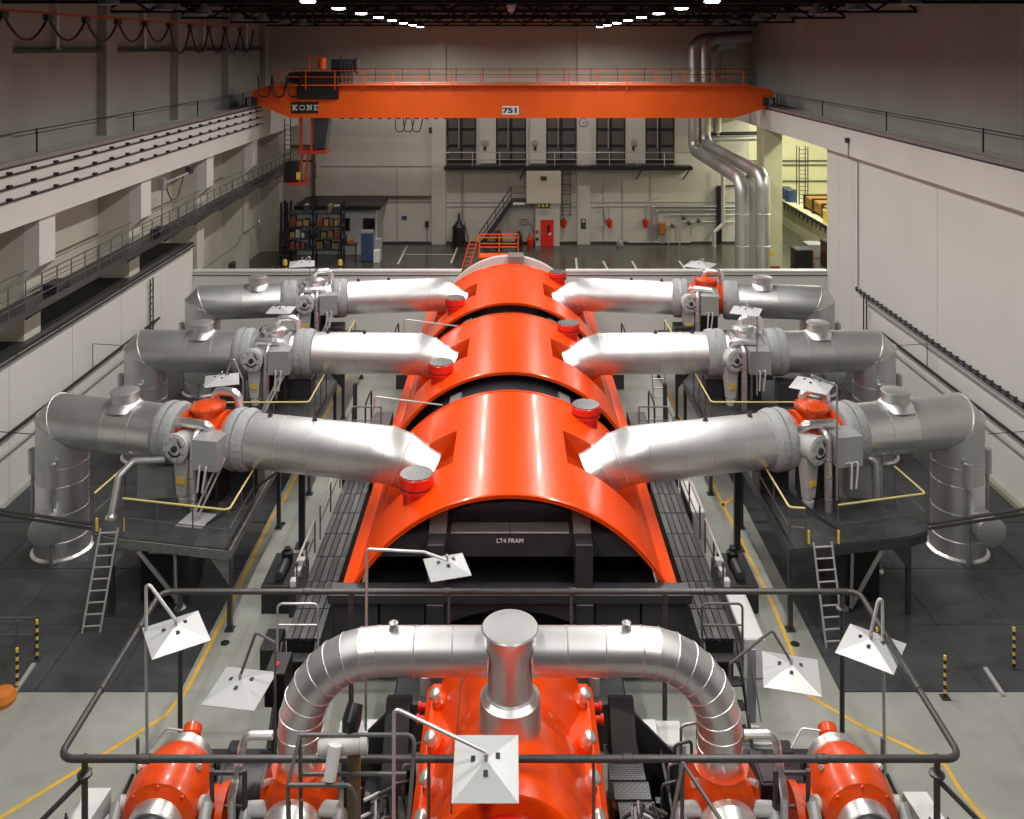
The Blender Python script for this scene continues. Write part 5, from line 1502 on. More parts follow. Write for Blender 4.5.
# barrier posts and floor rails at the far left and right of the matting
for s, pts in ((-1, ((37, 660), (17, 690))), (1, ((877, 668), (945, 698), (1014, 668)))):
    for k, (px, py) in enumerate(pts):
        p = at_height(px, py)
        place = {(-1, 0): 'standing at the left on the matting', (-1, 1): 'at the lower left beside the orange cap', (1, 0): 'nearest the right collector plate', (1, 1): 'in the middle of the right three', (1, 2): 'at the far right edge'}[(s, k)]
        t = thing('warning_post', 'yellow and black striped marker post %s' % place, 'marker post', (p.x, p.y, 0), 'striped marker posts')
        for j in range(10):
            build(MB().cyl((p.x, p.y, 0.02 + 0.1 * j), (p.x, p.y, 0.12 + 0.1 * j), 0.035, 8), 'stripe', YELLOW if j % 2 else BLACK, t)
        build(MB().box(p.x - 0.1, p.x + 0.1, p.y - 0.1, p.y + 0.1, 0.01, 0.03), 'foot', BLACKM, t)
t = thing('floor_barrier', 'grey low pipe barrier on the matting at the left edge', 'railing', at_height(15, 660))
a, b = at_height(-20, 655), at_height(22, 690)
c_ = at_height(35, 655)
for z in (0.5, 0.95):
    build(MB().tube([a + Vector((0, 0, z)), c_ + Vector((0, 0, z))], 0.03, 8), 'rail', RAILG, t)
for p in (a, c_, at_height(17, 660)):
    build(MB().cyl(p, p + Vector((0, 0, 1.0)), 0.03, 8), 'post', RAILG, t)
build(MB().bar(at_height(15, 692, 0.05), at_height(34, 664, 0.05), 0.1, 0.06), 'floor_bar', GALV, t)
p = at_height(2, 702)
tag(build(MB().lathe([(0, 0.3), (0.1, 0.32), (0.25, 0.25), (0.3, 0.0)], (p.x, p.y, 0), (0, 0, 1), 18), 'orange_cap', mat('amber_paint', (0.55, 0.16, 0.02), 0.5)), 'amber round cap on the floor at the left edge', 'cap')
t = thing('floor_bar', 'short pale bar lying on the right matting beside the marker posts', 'bar', at_height(930, 683))
build(MB().bar(at_height(985, 668, 0.04) * 1.0, at_height(1003, 695, 0.04), 0.1, 0.06), 'bar', GALV, t)

# ------------------------------------------------------------------ overhead crane
CY = 59.0
t = thing('overhead_crane', 'orange overhead travelling crane spanning the hall', 'crane', (0, CY, 11.6))
zb, zt = 10.95, 13.15
poly = [(-14.4, zb), (14.75, zb), (17.25, 11.75), (17.25, 12.75), (15.6, zt), (-15.6, zt), (-16.9, 12.75), (-16.9, 11.95)]
build(MB().prism(poly, 'y', CY, CY + 0.9), 'front_girder', CRANEO, t)
build(MB().prism(poly, 'y', CY + 3.4, CY + 4.3), 'rear_girder', CRANEO, t)
for s in (-1, 1):
    build(MB().box(s * 16.55, s * 17.3, CY - 0.3, CY + 5.2, 11.75, 12.3), 'end_carriage', BLACKM, t)
    for y in (CY - 0.4, CY + 4.7):
        build(MB().lathe([(-0.08, 0.3), (0.08, 0.3)], (s * 16.97, y, 12.02), (1, 0, 0), 20), 'wheel', STEEL, t)
build(MB().box(-15.6, 15.6, CY - 0.45, CY, zt - 0.08, zt), 'catwalk', CRANEO, t)
build(MB().box(-15.6, 15.6, CY + 0.3, CY + 0.4, zt, zt + 0.12), 'trolley_rail', STEEL, t)
n = 17
for k in range(n):
    x = -15.2 + 30.4 * k / (n - 1)
    build(MB().bar((x, CY - 0.42, zt - 0.35), (x, CY - 0.42, zt + 0.9), 0.05), 'rail_post', CRANEO, t)
    build(MB().bar((x, CY + 4.5, zt), (x, CY + 4.5, zt + 1.0), 0.05), 'rear_post', BLACKM, t)
for z in (0.5, 0.9):
    build(MB().bar((-15.2, CY - 0.42, zt + z), (15.2, CY - 0.42, zt + z), 0.045), 'hand_rail', CRANEO, t)
    build(MB().bar((-15.2, CY + 4.5, zt + z), (16.9, CY + 4.5, zt + z), 0.04), 'rear_rail', BLACKM, t)
build(MB().box(8.4, 8.9, CY - 0.44, CY - 0.4, zt + 0.3, zt + 0.6), 'red_box', REDP, t) if False else None
sg = build(MB().cbox(-14.35, -12.55, CY - 0.06, CY, 11.25, 12.0, 0.03), 'maker_sign', BLACK, t)
# serifed letters built from bars
LW = 0.07
lm = MB()
zc0, zc1 = 11.46, 11.80
y_ = CY - 0.075


def hb(x0, x1, z, w=0.055): lm.box(x0, x1, y_ - 0.01, y_ + 0.015, z - w / 2, z + w / 2)
def vb(x, z0, z1, w=LW): lm.box(x - w / 2, x + w / 2, y_ - 0.01, y_ + 0.015, z0, z1)
def db(p, q, w=LW): lm.bar((p[0], y_ + 0.002, p[1]), (q[0], y_ + 0.002, q[1]), 0.025, w)


x = -14.18      # K
vb(x + 0.08, zc0, zc1); hb(x, x + 0.16, zc0); hb(x, x + 0.16, zc1)
db((x + 0.10, (zc0 + zc1) / 2 - 0.02), (x + 0.27, zc1)); db((x + 0.13, (zc0 + zc1) / 2), (x + 0.28, zc0)); hb(x + 0.2, x + 0.33, zc1); hb(x + 0.2, x + 0.34, zc0)
x = -13.76      # O
pts = [(x + 0.17 + 0.15 * math.cos(2 * PI * k / 14), (zc0 + zc1) / 2 + 0.165 * math.sin(2 * PI * k / 14)) for k in range(15)]
for a, b in zip(pts[:-1], pts[1:]): db(a, b, 0.06)
x = -13.34      # N
vb(x + 0.08, zc0, zc1, 0.05); vb(x + 0.28, zc0, zc1, 0.05); db((x + 0.08, zc1), (x + 0.28, zc0)); hb(x, x + 0.14, zc1); hb(x, x + 0.15, zc0); hb(x + 0.2, x + 0.36, zc1)
x = -12.92      # E
vb(x + 0.08, zc0, zc1); hb(x, x + 0.28, zc0); hb(x, x + 0.28, zc1); hb(x + 0.08, x + 0.2, (zc0 + zc1) / 2); vb(x + 0.26, zc0, zc0 + 0.1, 0.04); vb(x + 0.26, zc1 - 0.1, zc1, 0.04)
lm.v = [Vector((-13.45 + (p.x + 13.45) * 1.12, p.y, 11.63 + (p.z - 11.63) * 0.9)) for p in lm.v]
build(lm, 'lettering', WHITE, sg)
ns = build(MB().cbox(-0.52, 0.58, CY - 0.05, CY, 11.15, 11.73, 0.02), 'number_sign', WHITE, t)
text_mesh('751', 0.46, (0.03, CY - 0.06, 11.43), BLACK, 'lettering', ns, 0.006, 0.016, 1.5)
build(MB().box(5.25, 5.9, CY - 0.5, CY - 0.44, zt + 0.35, zt + 0.65), 'red_box', REDP, t) if False else None
# trolley
tr = build(MB().cbox(-14.6, -11.1, CY + 0.2, CY + 4.0, zt + 0.12, zt + 0.75, 0.05), 'trolley', BLACK, t)
build(MB().cbox(-13.9, -11.2, CY - 0.3, CY - 0.02, 12.2, zt + 0.45, 0.04), 'cable_box', BLACK, tr)
build(MB().lathe([(0, 0.45), (1.6, 0.45), (1.62, 0.55), (1.75, 0.55)], (-11.9, CY + 1.2, zt + 1.2), (1, 0, 0), 20), 'drum', BLACKM, tr)
for k in range(4):
    build(MB().box(-11.2 + 0.25 * k, -11.12 + 0.25 * k, CY + 0.3, CY + 0.4, zt, zt + 1.9 - 0.2 * k), 'mast', BLACKM, tr)
build(MB().lathe([(0, 0.28), (0.7, 0.28), (0.75, 0.2)], (-12.5, CY + 0.8, zt + 1.0), (0, 0, 1), 16), 'hoist_motor', CRANEO, tr)
build(MB().tube(fillet([(-13.3, CY + 0.5, zt + 0.4), (-13.3, CY + 0.5, zt + 1.75), (-12.7, CY + 0.5, zt + 1.75)], 0.1, 4), 0.05, 8), 'bent_pipe', CRANEO, tr)
for k in range(3):
    x = -16.4 + 0.95 * k
    build(MB().tube(fillet([(x, CY - 0.48, zt + 0.6), (x + 0.15, CY - 0.5, zt - 0.8), (x + 0.75, CY - 0.5, zt - 0.8), (x + 0.95, CY - 0.48, zt + 0.6)], 0.35, 5), 0.055, 6), 'festoon_loop', BLACK, t)
for k in range(3):
    x = -7.6 + 0.55 * k
    build(MB().tube(fillet([(x, CY + 0.4, zb - 0.02), (x + 0.08, CY + 0.4, zb - 0.95), (x + 0.55, CY + 0.4, zb - 0.95), (x + 0.75, CY + 0.4, zb - 0.02)], 0.25, 5), 0.035, 6), 'hanging_cable', BLACK, t)
build(MB().box(-5.35, -5.15, CY + 0.3, CY + 0.5, zb - 1.05, zb - 0.65), 'plug', BLACK, t)
for k in range(14):
    build(MB().box(-11.2 + 0.62 * k, -10.95 + 0.62 * k, CY + 0.3, CY + 0.5, zb - 0.1, zb), 'cable_runner', BLACKM, t)
CABSHADE = mat('cabin_orange_shaded', (0.42, 0.045, 0.012), 0.5, var=0.2, vscale=1.0)  # crane orange darkened, the left end's shade put into the colour
# operator cabin below the left end
cb = thing('crane_cabin', 'orange framed operator cabin hanging under the left end of the crane', 'crane cabin', (-13.2, CY + 1, 7.3))
for (x0, x1) in ((-13.95, -13.65), (-13.2, -12.95)):
    build(MB().box(x0 + 0.06, x1 - 0.06, CY + 0.3, CY + 0.5, 8.6, 10.95), 'hanger', CABSHADE, cb)
build(MB().box(-14.0, -12.1, CY + 0.2, CY + 1.6, 8.55, 8.8), 'upper_floor', CABSHADE, cb)
build(MB().prism([(-12.95, 8.9), (-12.2, 8.9), (-11.9, 10.95), (-12.95, 10.95)], 'y', CY + 0.3, CY + 1.5), 'glazing', mat('smoky_glass', (0.05, 0.05, 0.055), 0.1, metal=0.2), cb)
build(MB().bar((-13.7, CY + 0.4, 8.6), (-13.9, CY + 0.4, 6.6), 0.14), 'drop_bar', CABSHADE, cb)
build(MB().bar((-13.3, CY + 0.4, 8.6), (-13.55, CY + 0.4, 6.6), 0.14), 'drop_bar', CABSHADE, cb)
build(MB().box(-14.7, -13.4, CY + 0.2, CY + 1.4, 6.5, 6.68), 'lower_floor', CABSHADE, cb)
build(MB().cbox(-14.9, -13.95, CY + 0.3, CY + 1.4, 6.7, 8.0, 0.05), 'cabin_box', BLACK, cb)
build(MB().box(-14.05, -13.8, CY + 0.15, CY + 0.25, 6.9, 7.35), 'yellow_plate', YELLOW, cb)
build(MB().tube(fillet([(-13.9, CY + 0.6, 8.05), (-12.9, CY + 0.6, 8.05), (-12.9, CY + 0.6, 6.9)], 0.1, 4), 0.07, 8), 'guard_tube', BLACKM, cb)
for x in (-14.9, -14.5):
    build(MB().bar((x, CY + 0.5, 6.6), (x, CY + 0.5, 10.9), 0.06), 'ladder_stile', BLACKM, cb)
for k in range(12):
    build(MB().bar((-14.9, CY + 0.5, 6.9 + 0.32 * k), (-14.5, CY + 0.5, 6.9 + 0.32 * k), 0.04), 'ladder_rung', BLACKM, cb)

# festoon rail on the upper left wall
t = thing('festoon_line', 'orange festoon rail with looping black cables high on the left wall', 'cable festoon', (-17.6, 40, 16.8))
build(MB().box(-17.65, -17.55, 14, 60, 16.84, 16.94), 'rail', mat('dim_red_rail', (0.35, 0.05, 0.02), 0.5), t)
for k in range(15):
    y = 16 + 3.05 * k
    h = 0.9 if k < 10 else 1.5
    pts = [Vector((-17.6, y + 3.05 * j / 8, 16.75 - h * (1 - (2 * j / 8 - 1) ** 2))) for j in range(9)]
    build(MB().tube(pts, 0.05, 6), 'cable_loop', BLACK, t)
    build(MB().box(-17.7, -17.5, y - 0.2, y + 0.2, 16.62, 16.84), 'cable_trolley', BLACKM, t)
for k in range(5):
    y = COLS[0] + 4.9 + 9.0 * k
    t = thing('drop_pipe', '%s thin silver pipe dropping from the roof to a ledge on the left wall' % ('nearest', 'second', 'third', 'fourth', 'farthest')[k], 'pipe', (-18.88, y, 15.5), 'silver drop pipes on the left wall')
    build(MB().cyl((-18.88, y, 15.56), (-18.88, y, 18.2), 0.09, 10), 'pipe', GALV, t)
    build(MB().lathe([(0, 0.16), (0.05, 0.16), (0.06, 0.1)], (-18.88, y, 15.5), (0, 0, 1), 10), 'flange', GALV, t)
# small jib with hoses on a left column
t = thing('wall_jib', 'small grey lamp bracket with hanging hose on the left wall', 'bracket', (-17.5, 44.0, 5.5))
build(MB().cyl((-17.0, 44.0, 6.52), (-17.0, 44.0, 9.0), 0.04, 8), 'mast', STEEL, t)
build(MB().cbox(-17.15, -16.85, 43.85, 44.15, 8.6, 9.2, 0.03), 'box', GREYB, t)
build(MB().bar((-17.0, 44.1, 8.9), (-16.4, 46.2, 9.2), 0.08), 'arm', GALV, t)
build(MB().cbox(-16.6, -16.3, 46.0, 46.4, 9.1, 9.5, 0.03), 'lamp_head', BLACKM, t)
build(MB().tube(fillet([(-16.95, 44.2, 8.9), (-16.8, 44.6, 8.0), (-16.7, 45.2, 8.0), (-16.6, 45.8, 9.1)], 0.3, 5), 0.03, 6), 'hose', BLACK, t)
t = thing('wall_piping', 'thin grey conduit bent down the rear left column', 'pipe', (-17.4, 60, 0))
build(MB().tube(fillet([(-17.4, 58.6, 9.4), (-17.4, 58.6, 3.4), (-17.4, 62.5, 3.4), (-17.4, 62.5, 9.0)], 0.4, 5), 0.04, 8), 'conduit', STEEL, t)
build(MB().tube(fillet([(-17.4, 51.0, 3.0), (-17.4, 57.5, 3.0), (-17.4, 58.2, 3.5)], 0.3, 5), 0.05, 8), 'conduit', STEEL, t)
build(MB().cbox(-17.55, -17.3, 56.0, 56.8, 0.9, 2.1, 0.03), 'switch_box', BLACKM, t)

# ------------------------------------------------------------------ back wall fittings
BX = lambda px: (px - VX) * SB
BZ = lambda py: CAM_H - (py - VY) * SB
for k, (a, b) in enumerate(((447, 476), (496, 526), (546, 576), (596, 625), (645, 674))):
    t = thing('louvre_panel', '%s dark three-tier louvre panel in the row under the crane' % ('leftmost', 'second from left', 'middle', 'second from right', 'rightmost')[k], 'louvre', (BX(a), YB - 0.1, 6.3), 'dark louvre panels on the back wall')
    build(MB().box(BX(a), BX(b), YB - 0.1, YB - 0.02, 6.35, 10.6), 'frame', BLACK, t)
    for r_, (y0, y1) in enumerate(((112, 128), (131, 144.5), (147.5, 160))):
        for c_ in range(2):
            x0 = BX(a) + 0.12 + c_ * ((BX(b) - BX(a)) / 2 - 0.02)
            x1 = x0 + (BX(b) - BX(a)) / 2 - 0.2
            build(MB().cbox(x0, x1, YB - 0.16, YB - 0.1, BZ(y1), BZ(y0), 0.02), 'shutter', SHUT, t)
    build(MB().cyl((BX(a) + 0.95, YB - 0.22, 7.6), (BX(a) + 0.95, YB - 0.22, 10.3), 0.03, 6), 'pull_rod', GALV, t)
t = thing('wall_balcony', 'dark narrow balcony with railing below the louvres', 'balcony', (BX(565), YB - 0.6, 5.9))
build(MB().box(BX(445), BX(690), YB - 1.1, YB - 0.02, 5.95, 6.25), 'deck', BLACK, t)
railing(t, [(BX(446), YB - 1.08, 6.25), (BX(689), YB - 1.08, 6.25)], 1.1, GALV, STEEL, 2.2, 0.03)
for px in (520, 636, 683):
    build(MB().bar((BX(px), YB - 0.05, 5.1), (BX(px) + 0.3, YB - 1.0, 5.95), 0.08), 'bracket', BLACKM, t)
for px, lb in ((485, 'left'), (535, 'middle'), (633, 'right')):
    t = thing('wall_speaker', '%s small round grey fitting between the louvres' % lb, 'wall fitting', (BX(px), YB - 0.3, BZ(142)))
    build(MB().lathe([(0, 0.26), (0.12, 0.26), (0.14, 0.18)], (BX(px), YB - 0.24, BZ(142)), (0, -1, 0), 16), 'disc', GREYB, t)
    build(MB().box(BX(px) - 0.1, BX(px) + 0.1, YB - 0.3, YB - 0.2, BZ(150), BZ(146)), 'base', BLACKM, t)
t = thing('wall_clock', 'round pale clock on the back wall under the crane girder', 'clock', (BX(583), YB - 0.4, BZ(122)))
build(MB().lathe([(0, 0.36), (0.06, 0.36), (0.07, 0.33)], (BX(583), YB - 0.36, BZ(122)), (0, -1, 0), 24), 'case', BLACKM, t)
build(MB().lathe([(0, 0.31), (0.01, 0.31)], (BX(583), YB - 0.43, BZ(122)), (0, -1, 0), 24), 'dial', GREYV, t)
build(MB().bar((BX(583), YB - 0.45, BZ(122)), (BX(583) + 0.2, YB - 0.45, BZ(121)), 0.03), 'hand', BLACK, t)
build(MB().bar((BX(583), YB - 0.45, BZ(122)), (BX(583) + 0.02, YB - 0.45, BZ(124.5)), 0.03), 'hand', BLACK, t)
# stair and booth
t = thing('wall_stair', 'dark steel stair climbing to the booth on the back wall', 'stair', (BX(500), YB - 1, 0))
s0, s1 = Vector((BX(482), YB - 1.0, 0.0)), Vector((BX(513), YB - 1.0, 3.55))
for dy in (0, 0.8):
    build(MB().bar(s0 + Vector((0, dy, 0.1)), s1 + Vector((0, dy, 0)), 0.06, 0.26), 'stringer', BLACKM, t)
for k in range(14):
    p_ = lerp(s0, s1, (k + 0.5) / 14)
    build(MB().box(p_.x - 0.12, p_.x + 0.12, p_.y, p_.y + 0.8, p_.z, p_.z + 0.04), 'tread', BLACKM, t)
build(MB().tube([s0 + Vector((-0.2, 0, 1.0)), s1 + Vector((-0.1, 0, 1.1))], 0.045, 8), 'hand_rail', BLACKM, t)
build(MB().tube([s0 + Vector((-0.2, 0, 0.5)), s1 + Vector((-0.1, 0, 0.55))], 0.03, 8), 'mid_rail', BLACKM, t)
for k in range(5):
    p_ = lerp(s0, s1, k / 4)
    build(MB().cyl(p_ + Vector((-0.1, 0, 0)), p_ + Vector((-0.15, 0, 1.05)), 0.03, 6), 'baluster', BLACKM, t)
build(MB().box(BX(512), BX(526), YB - 1.1, YB - 0.02, 3.45, 3.6), 'landing', BLACKM, t)
build(MB().box(BX(513), BX(525), YB - 1.12, YB - 1.06, 3.25, 3.45), 'landing_edge', WHITE, t)
for z in (4.15, 4.65):
    build(MB().bar((BX(513), YB - 1.08, z), (BX(526), YB - 1.08, z), 0.045), 'landing_rail', BLACKM, t)
t = thing('wall_booth', 'cream box-shaped booth jutting from the back wall above the red door', 'booth', (BX(543), YB - 0.7, 0))
build(MB().cbox(BX(526), BX(560), YB - 1.3, YB - 0.02, BZ(201), BZ(169), 0.03), 'box', mat('booth_cream', (0.55, 0.53, 0.43), 0.6), t)
build(MB().box(BX(540), BX(546), YB - 1.34, YB - 1.3, BZ(178), BZ(174), ), 'vent', BLACKM, t)
build(MB().cbox(BX(535), BX(559), YB - 1.1, YB - 0.02, 0, BZ(201), 0.03), 'door_block', WALLB, t)
es = build(MB().cbox(BX(536), BX(549), YB - 1.42, YB - 1.32, BZ(204.5), BZ(200.5), 0.01), 'exit_sign', BLACK, t)
for k in range(3):
    build(MB().box(BX(537 + 4 * k), BX(539.5 + 4 * k), YB - 1.44, YB - 1.42, BZ(203.8), BZ(201.2)), 'pictogram', mat('sign_amber', (0.5, 0.42, 0.05), 0.5), es)
d1 = build(MB().box(BX(540), BX(553), YB - 1.17, YB - 1.1, 0.02, BZ(217)), 'door_1', REDP, t)
build(MB().box(BX(546.5), BX(549), YB - 1.19, YB - 1.17, BZ(230), BZ(222)), 'pane', BLACK, d1)
build(MB().box(BX(548), BX(550.5), YB - 1.19, YB - 1.17, BZ(232), BZ(229.5)), 'paper', WHITE, d1)
build(MB().bar((BX(541.2), YB - 1.2, 0.95), (BX(541.2), YB - 1.2, 1.15), 0.04), 'handle', STEEL, d1)
for py in (228.5, 236):
    build(MB().lathe([(0, 0.13), (0.1, 0.13), (0.11, 0.09)], (BX(536.8), YB - 1.1, BZ(py)), (0, -1, 0), 12), 'alarm_bell', BLACKM if py > 230 else REDP, t)
# caged ladder
t = thing('wall_ladder', 'dark caged ladder on the back wall right of the booth', 'ladder', (BX(566), YB - 0.3, BZ(213)))
for px in (562, 570):
    build(MB().bar((BX(px), YB - 0.3, BZ(215)), (BX(px), YB - 0.3, BZ(165)), 0.05), 'stile', BLACKM, t)
for k in range(5):
    z = BZ(213 - 10 * k)
    build(MB().bar((BX(560), YB - 0.7, z), (BX(571), YB - 0.7, z), 0.05), 'hoop', BLACKM, t)
for k in range(14):
    z = BZ(214 - 3.5 * k)
    build(MB().bar((BX(562), YB - 0.3, z), (BX(570), YB - 0.3, z), 0.03), 'rung', BLACKM, t)
# extinguishers, hose reels
for k, (px, lb) in enumerate(((563.5, 'right of the red door'), (609, 'on the middle of the right back wall'), (645, 'near the wall pipes at the right'))):
    t = thing('fire_bucket', 'red fire hose holder %s' % lb, 'fire equipment', (BX(px), YB - 0.2, BZ(226)), 'red fire hose holders')
    build(MB().lathe([(0, 0.12), (0.3, 0.22), (0.6, 0.26), (0.62, 0.2)], (BX(px), YB - 0.3, BZ(227)), (0, 0, 1), 14), 'drum', REDP, t)
    build(MB().cyl((BX(px), YB - 0.05, BZ(219)), (BX(px), YB - 0.05, BZ(205)), 0.025, 6), 'feed_pipe', STEEL, t)
    build(MB().box(BX(px) - 0.12, BX(px) + 0.12, YB - 0.3, YB - 0.02, BZ(219.5), BZ(218.5)), 'bracket', BLACKM, t)
t = thing('wall_poster', 'small dark green notice on the right pilaster', 'notice', (BX(583), YB - 0.4, BZ(228)))
build(MB().box(BX(580.5), BX(585.5), YB - 0.38, YB - 0.35, BZ(228), BZ(218)), 'board', mat('poster_dark', (0.03, 0.05, 0.03), 0.4), t)
build(MB().box(BX(581.5), BX(584.5), YB - 0.39, YB - 0.38, BZ(221.5), BZ(219)), 'heading', GREYV, t)
t = thing('extractor_unit', 'black upright extractor unit standing against the back wall', 'machine', (BX(461), YB - 0.8, 0))
build(MB().lathe([(0, 0.65), (0.1, 0.65), (0.12, 0.45), (0.35, 0.45), (0.36, 0.5), (1.5, 0.5), (1.75, 0.3), (2.0, 0.12), (2.6, 0.06)], (BX(459.5), YB - 0.9, 0), (0, 0, 1), 16), 'drum', BLACK, t)
for dx in (-0.75, 0.75):
    build(MB().bar((BX(461) + dx, YB - 0.8, 0), (BX(461) + dx * 0.4, YB - 0.8, 1.8), 0.07), 'leg', BLACKM, t)
build(MB().cyl((BX(463), YB - 0.3, 1.8), (BX(463), YB - 0.3, 5.5), 0.04, 6), 'pipe', STEEL, t)
for k, (px, h, lb) in enumerate(((499, 1.3, 'slim black floor pump left of the stair foot'), (519, 1.2, 'slim black floor pump right of the stair foot'), (530, 0.95, 'red extinguisher cylinder by the door block'), (618.5, 0.55, 'small grey bin by the back wall'))):
    t = thing('floor_unit', lb, 'equipment', (BX(px), YB - 0.9, 0))
    m_ = (BLACK, BLACK, REDP, GREYB)[k]
    build(MB().lathe([(0, 0.25), (0.06, 0.28), (h * 0.6, 0.26), (h * 0.75, 0.14), (h, 0.09)], (BX(px), YB - 0.9, 0), (0, 0, 1), 14), 'body', m_, t)
    build(MB().box(BX(px) - 0.16, BX(px) + 0.16, YB - 0.96, YB - 0.84, h * 0.95, h * 1.12), 'head', STEEL, t)
t = thing('wall_panel_group', 'grey electrical box on the back wall beside the door block', 'electrical box', (BX(523), YB - 0.15, BZ(225)))
build(MB().cbox(BX(520), BX(527), YB - 0.3, YB - 0.02, BZ(224), BZ(219), 0.02), 'box', GREYB, t)
build(MB().tube(fillet([(BX(527), YB - 0.1, BZ(222)), (BX(532), YB - 0.1, BZ(226)), (BX(533), YB - 0.1, BZ(232))], 0.2, 3), 0.05, 6), 'conduit', STEEL, t)
t = thing('socket_box', 'small dark socket box on the left part of the back wall', 'electrical box', (BX(427), YB - 0.1, BZ(224)))
build(MB().box(BX(425), BX(429), YB - 0.15, YB - 0.02, BZ(227), BZ(221)), 'box', BLACKM, t)
build(MB().cyl((BX(427), YB - 0.06, BZ(227)), (BX(427), YB - 0.06, 0.2), 0.025, 6), 'cable', BLACKM, t)
tag(build(MB().box(BX(402), BX(407), YB - 0.05, YB - 0.02, BZ(219.5), BZ(216)), 'wall_sign', BLUE), 'small blue sign on the left part of the back wall', 'sign')
# pipework at the right of the back wall
t = thing('wall_pipework', 'grey process pipes with fittings on the right of the back wall', 'pipe', (BX(690), YB - 0.3, 0))
for pts, r, m_ in (([(652, 241), (652, 206), (735, 206)], 0.09, STEEL), ([(656, 238), (656, 210), (735, 209)], 0.07, STEEL), ([(668, 243), (668, 214), (735, 214)], 0.06, GALV),
                   ([(679, 244), (679, 221), (735, 221)], 0.06, GALV), ([(628, 241.5), (690, 241.5)], 0.05, GALV), ([(690, 226), (690, 236)], 0.04, STEEL),
                   ([(595, 206), (603, 206), (605, 224), (601, 226)], 0.05, STEEL), ([(646, 210), (646, 200), (658, 197)], 0.03, STEEL)):
    q = [(BX(x), YB - 0.25, BZ(y)) for x, y in pts]
    build(MB().tube(fillet(q, 0.15, 4) if len(q) > 2 else q, r, 8), 'pipe_run', m_, t)
for px, py in ((683, 217), (688, 222), (698, 220), (672, 225)):
    build(MB().lathe([(-0.15, 0.1), (0, 0.2), (0.15, 0.1)], (BX(px), YB - 0.3, BZ(py)), (0, 0, 1), 10), 'fitting', BLACKM, t)
build(MB().cbox(BX(658), BX(664.5), YB - 0.6, YB - 0.15, BZ(233), BZ(222), 0.04), 'orange_tank', mat('ochre_tank', (0.32, 0.12, 0.02), 0.5), t)
build(MB().box(BX(660), BX(662.5), YB - 0.5, YB - 0.25, 0.1, BZ(233)), 'tank_leg', STEEL, t)
# tall silver pipes at the right rear corner
t = thing('rear_riser_pipes', 'pair of tall silver pipes dropping beside the opening at the right rear', 'pipe', (15.9, 60, 0))
RY = 58.5
for k, (top, knee, foot, Y) in enumerate((((694, 40), (694, 148), (742, 180), 0), ((707, 40), (707, 142), (764, 172), 0))):
    a = at_depth(694 + 11 * k, 40, 68); b = at_depth(694 + 11 * k, 150 - 6 * k, 68)
    c1 = at_depth(742 + 21 * k, 180 - 5 * k, 56.2)
    foot_ = Vector((c1.x, c1.y, 0.0))
    q = fillet([a + Vector((3.6, 0.6, 0.3)), a, b, c1, foot_], 0.9, 8)
    build(MB().tube(q, 0.44, 20), 'clad_pipe', CLADD, t, 40)
    for z in (1.2, 3.2, 5.2):
        build(MB().lathe([(-0.04, 0.44), (-0.03, 0.46), (0.03, 0.46), (0.04, 0.44)], (c1.x, c1.y, z), (0, 0, 1), 20, False), 'seam_band', CLAD, t)
a = at_depth(718, 52, 69.5)
build(MB().tube(fillet([at_depth(735, 45, 69.5), at_depth(717, 45, 69.5), at_depth(717, 142, 69.5)], 0.8, 6), 0.34, 16), 'clad_pipe', CLADD, t, 40)
t = thing('cross_duct', 'horizontal silver pipe behind the tall rear pipes', 'pipe', (16, 69, 8))
build(MB().cyl(at_depth(708, 139, 69), at_depth(764, 138, 69), 0.22, 14), 'pipe', CLADD, t)
build(MB().cyl(at_depth(708, 134, 69.3), at_depth(764, 133, 69.3), 0.14, 12), 'pipe', BLACKM, t)
t = thing('thin_riser', 'slim grey offset pipe left of the tall rear pipes', 'pipe', (15.5, 70, 0))
build(MB().tube(fillet([at_depth(723, 165, 70.3), at_depth(723, 224, 70.3), at_depth(714, 232, 70.3), Vector((at_depth(714, 232, 70.3).x, 70.3, 0))], 0.2, 4), 0.16, 12), 'pipe', GALV, t)
t = thing('vertical_duct', 'black vertical cable duct on the back wall at the right', 'cable tray', (BX(718), YB - 0.4, 0))
build(MB().cbox(BX(716), BX(720.5), YB - 0.5, YB - 0.05, 0, BZ(186), 0.02), 'duct', BLACK, t)
build(MB().bar((BX(716), YB - 0.3, BZ(186)), (BX(737), YB - 0.3, BZ(185)), 0.12), 'arm', BLACK, t)
t = thing('round_tank', 'grey round capped tank between the tall rear pipes', 'tank', (16.2, 58.6, 0))
build(MB().lathe([(0, 0.4), (0.6, 0.42), (5.9, 0.42), (6.2, 0.5), (6.9, 0.5), (7.2, 0.3), (7.25, 0.0)], (16.15, 60.0, 0), (0, 0, 1), 18), 'shell', GREYB, t)

# workshop container, shelves, cabinet at the left rear
t = thing('workshop_office', 'grey prefabricated workshop office against the back wall at the left', 'office', (-13.6, 70, 0))
YO = 67.5
OX = lambda px: (px - VX) * YO / FPX
OZ = lambda py: CAM_H - (py - VY) * YO / FPX
build(MB().cbox(OX(297), OX(376), YO, YB - 0.3, 0, OZ(209), 0.03), 'wall_shell', mat('office_grey', (0.36, 0.37, 0.38), 0.5), t)
build(MB().box(OX(297) - 0.1, OX(381), YO - 0.5, YB - 0.3, OZ(209), OZ(205)), 'roof', BLACK, t)
for a, b in ((340, 350), (363, 375)):
    f = build(MB().box(OX(a), OX(b), YO - 0.06, YO, OZ(231), OZ(218)), 'window', BLACKM, t)
    build(MB().box(OX(a) + 0.08, OX(b) - 0.08, YO - 0.075, YO - 0.06, OZ(230), OZ(219)), 'pane', GLASSD, f)
build(MB().box(OX(376), OX(376) + 0.06, YO, YO + 0.1, 0, OZ(209)), 'corner_post', WHITE, t)
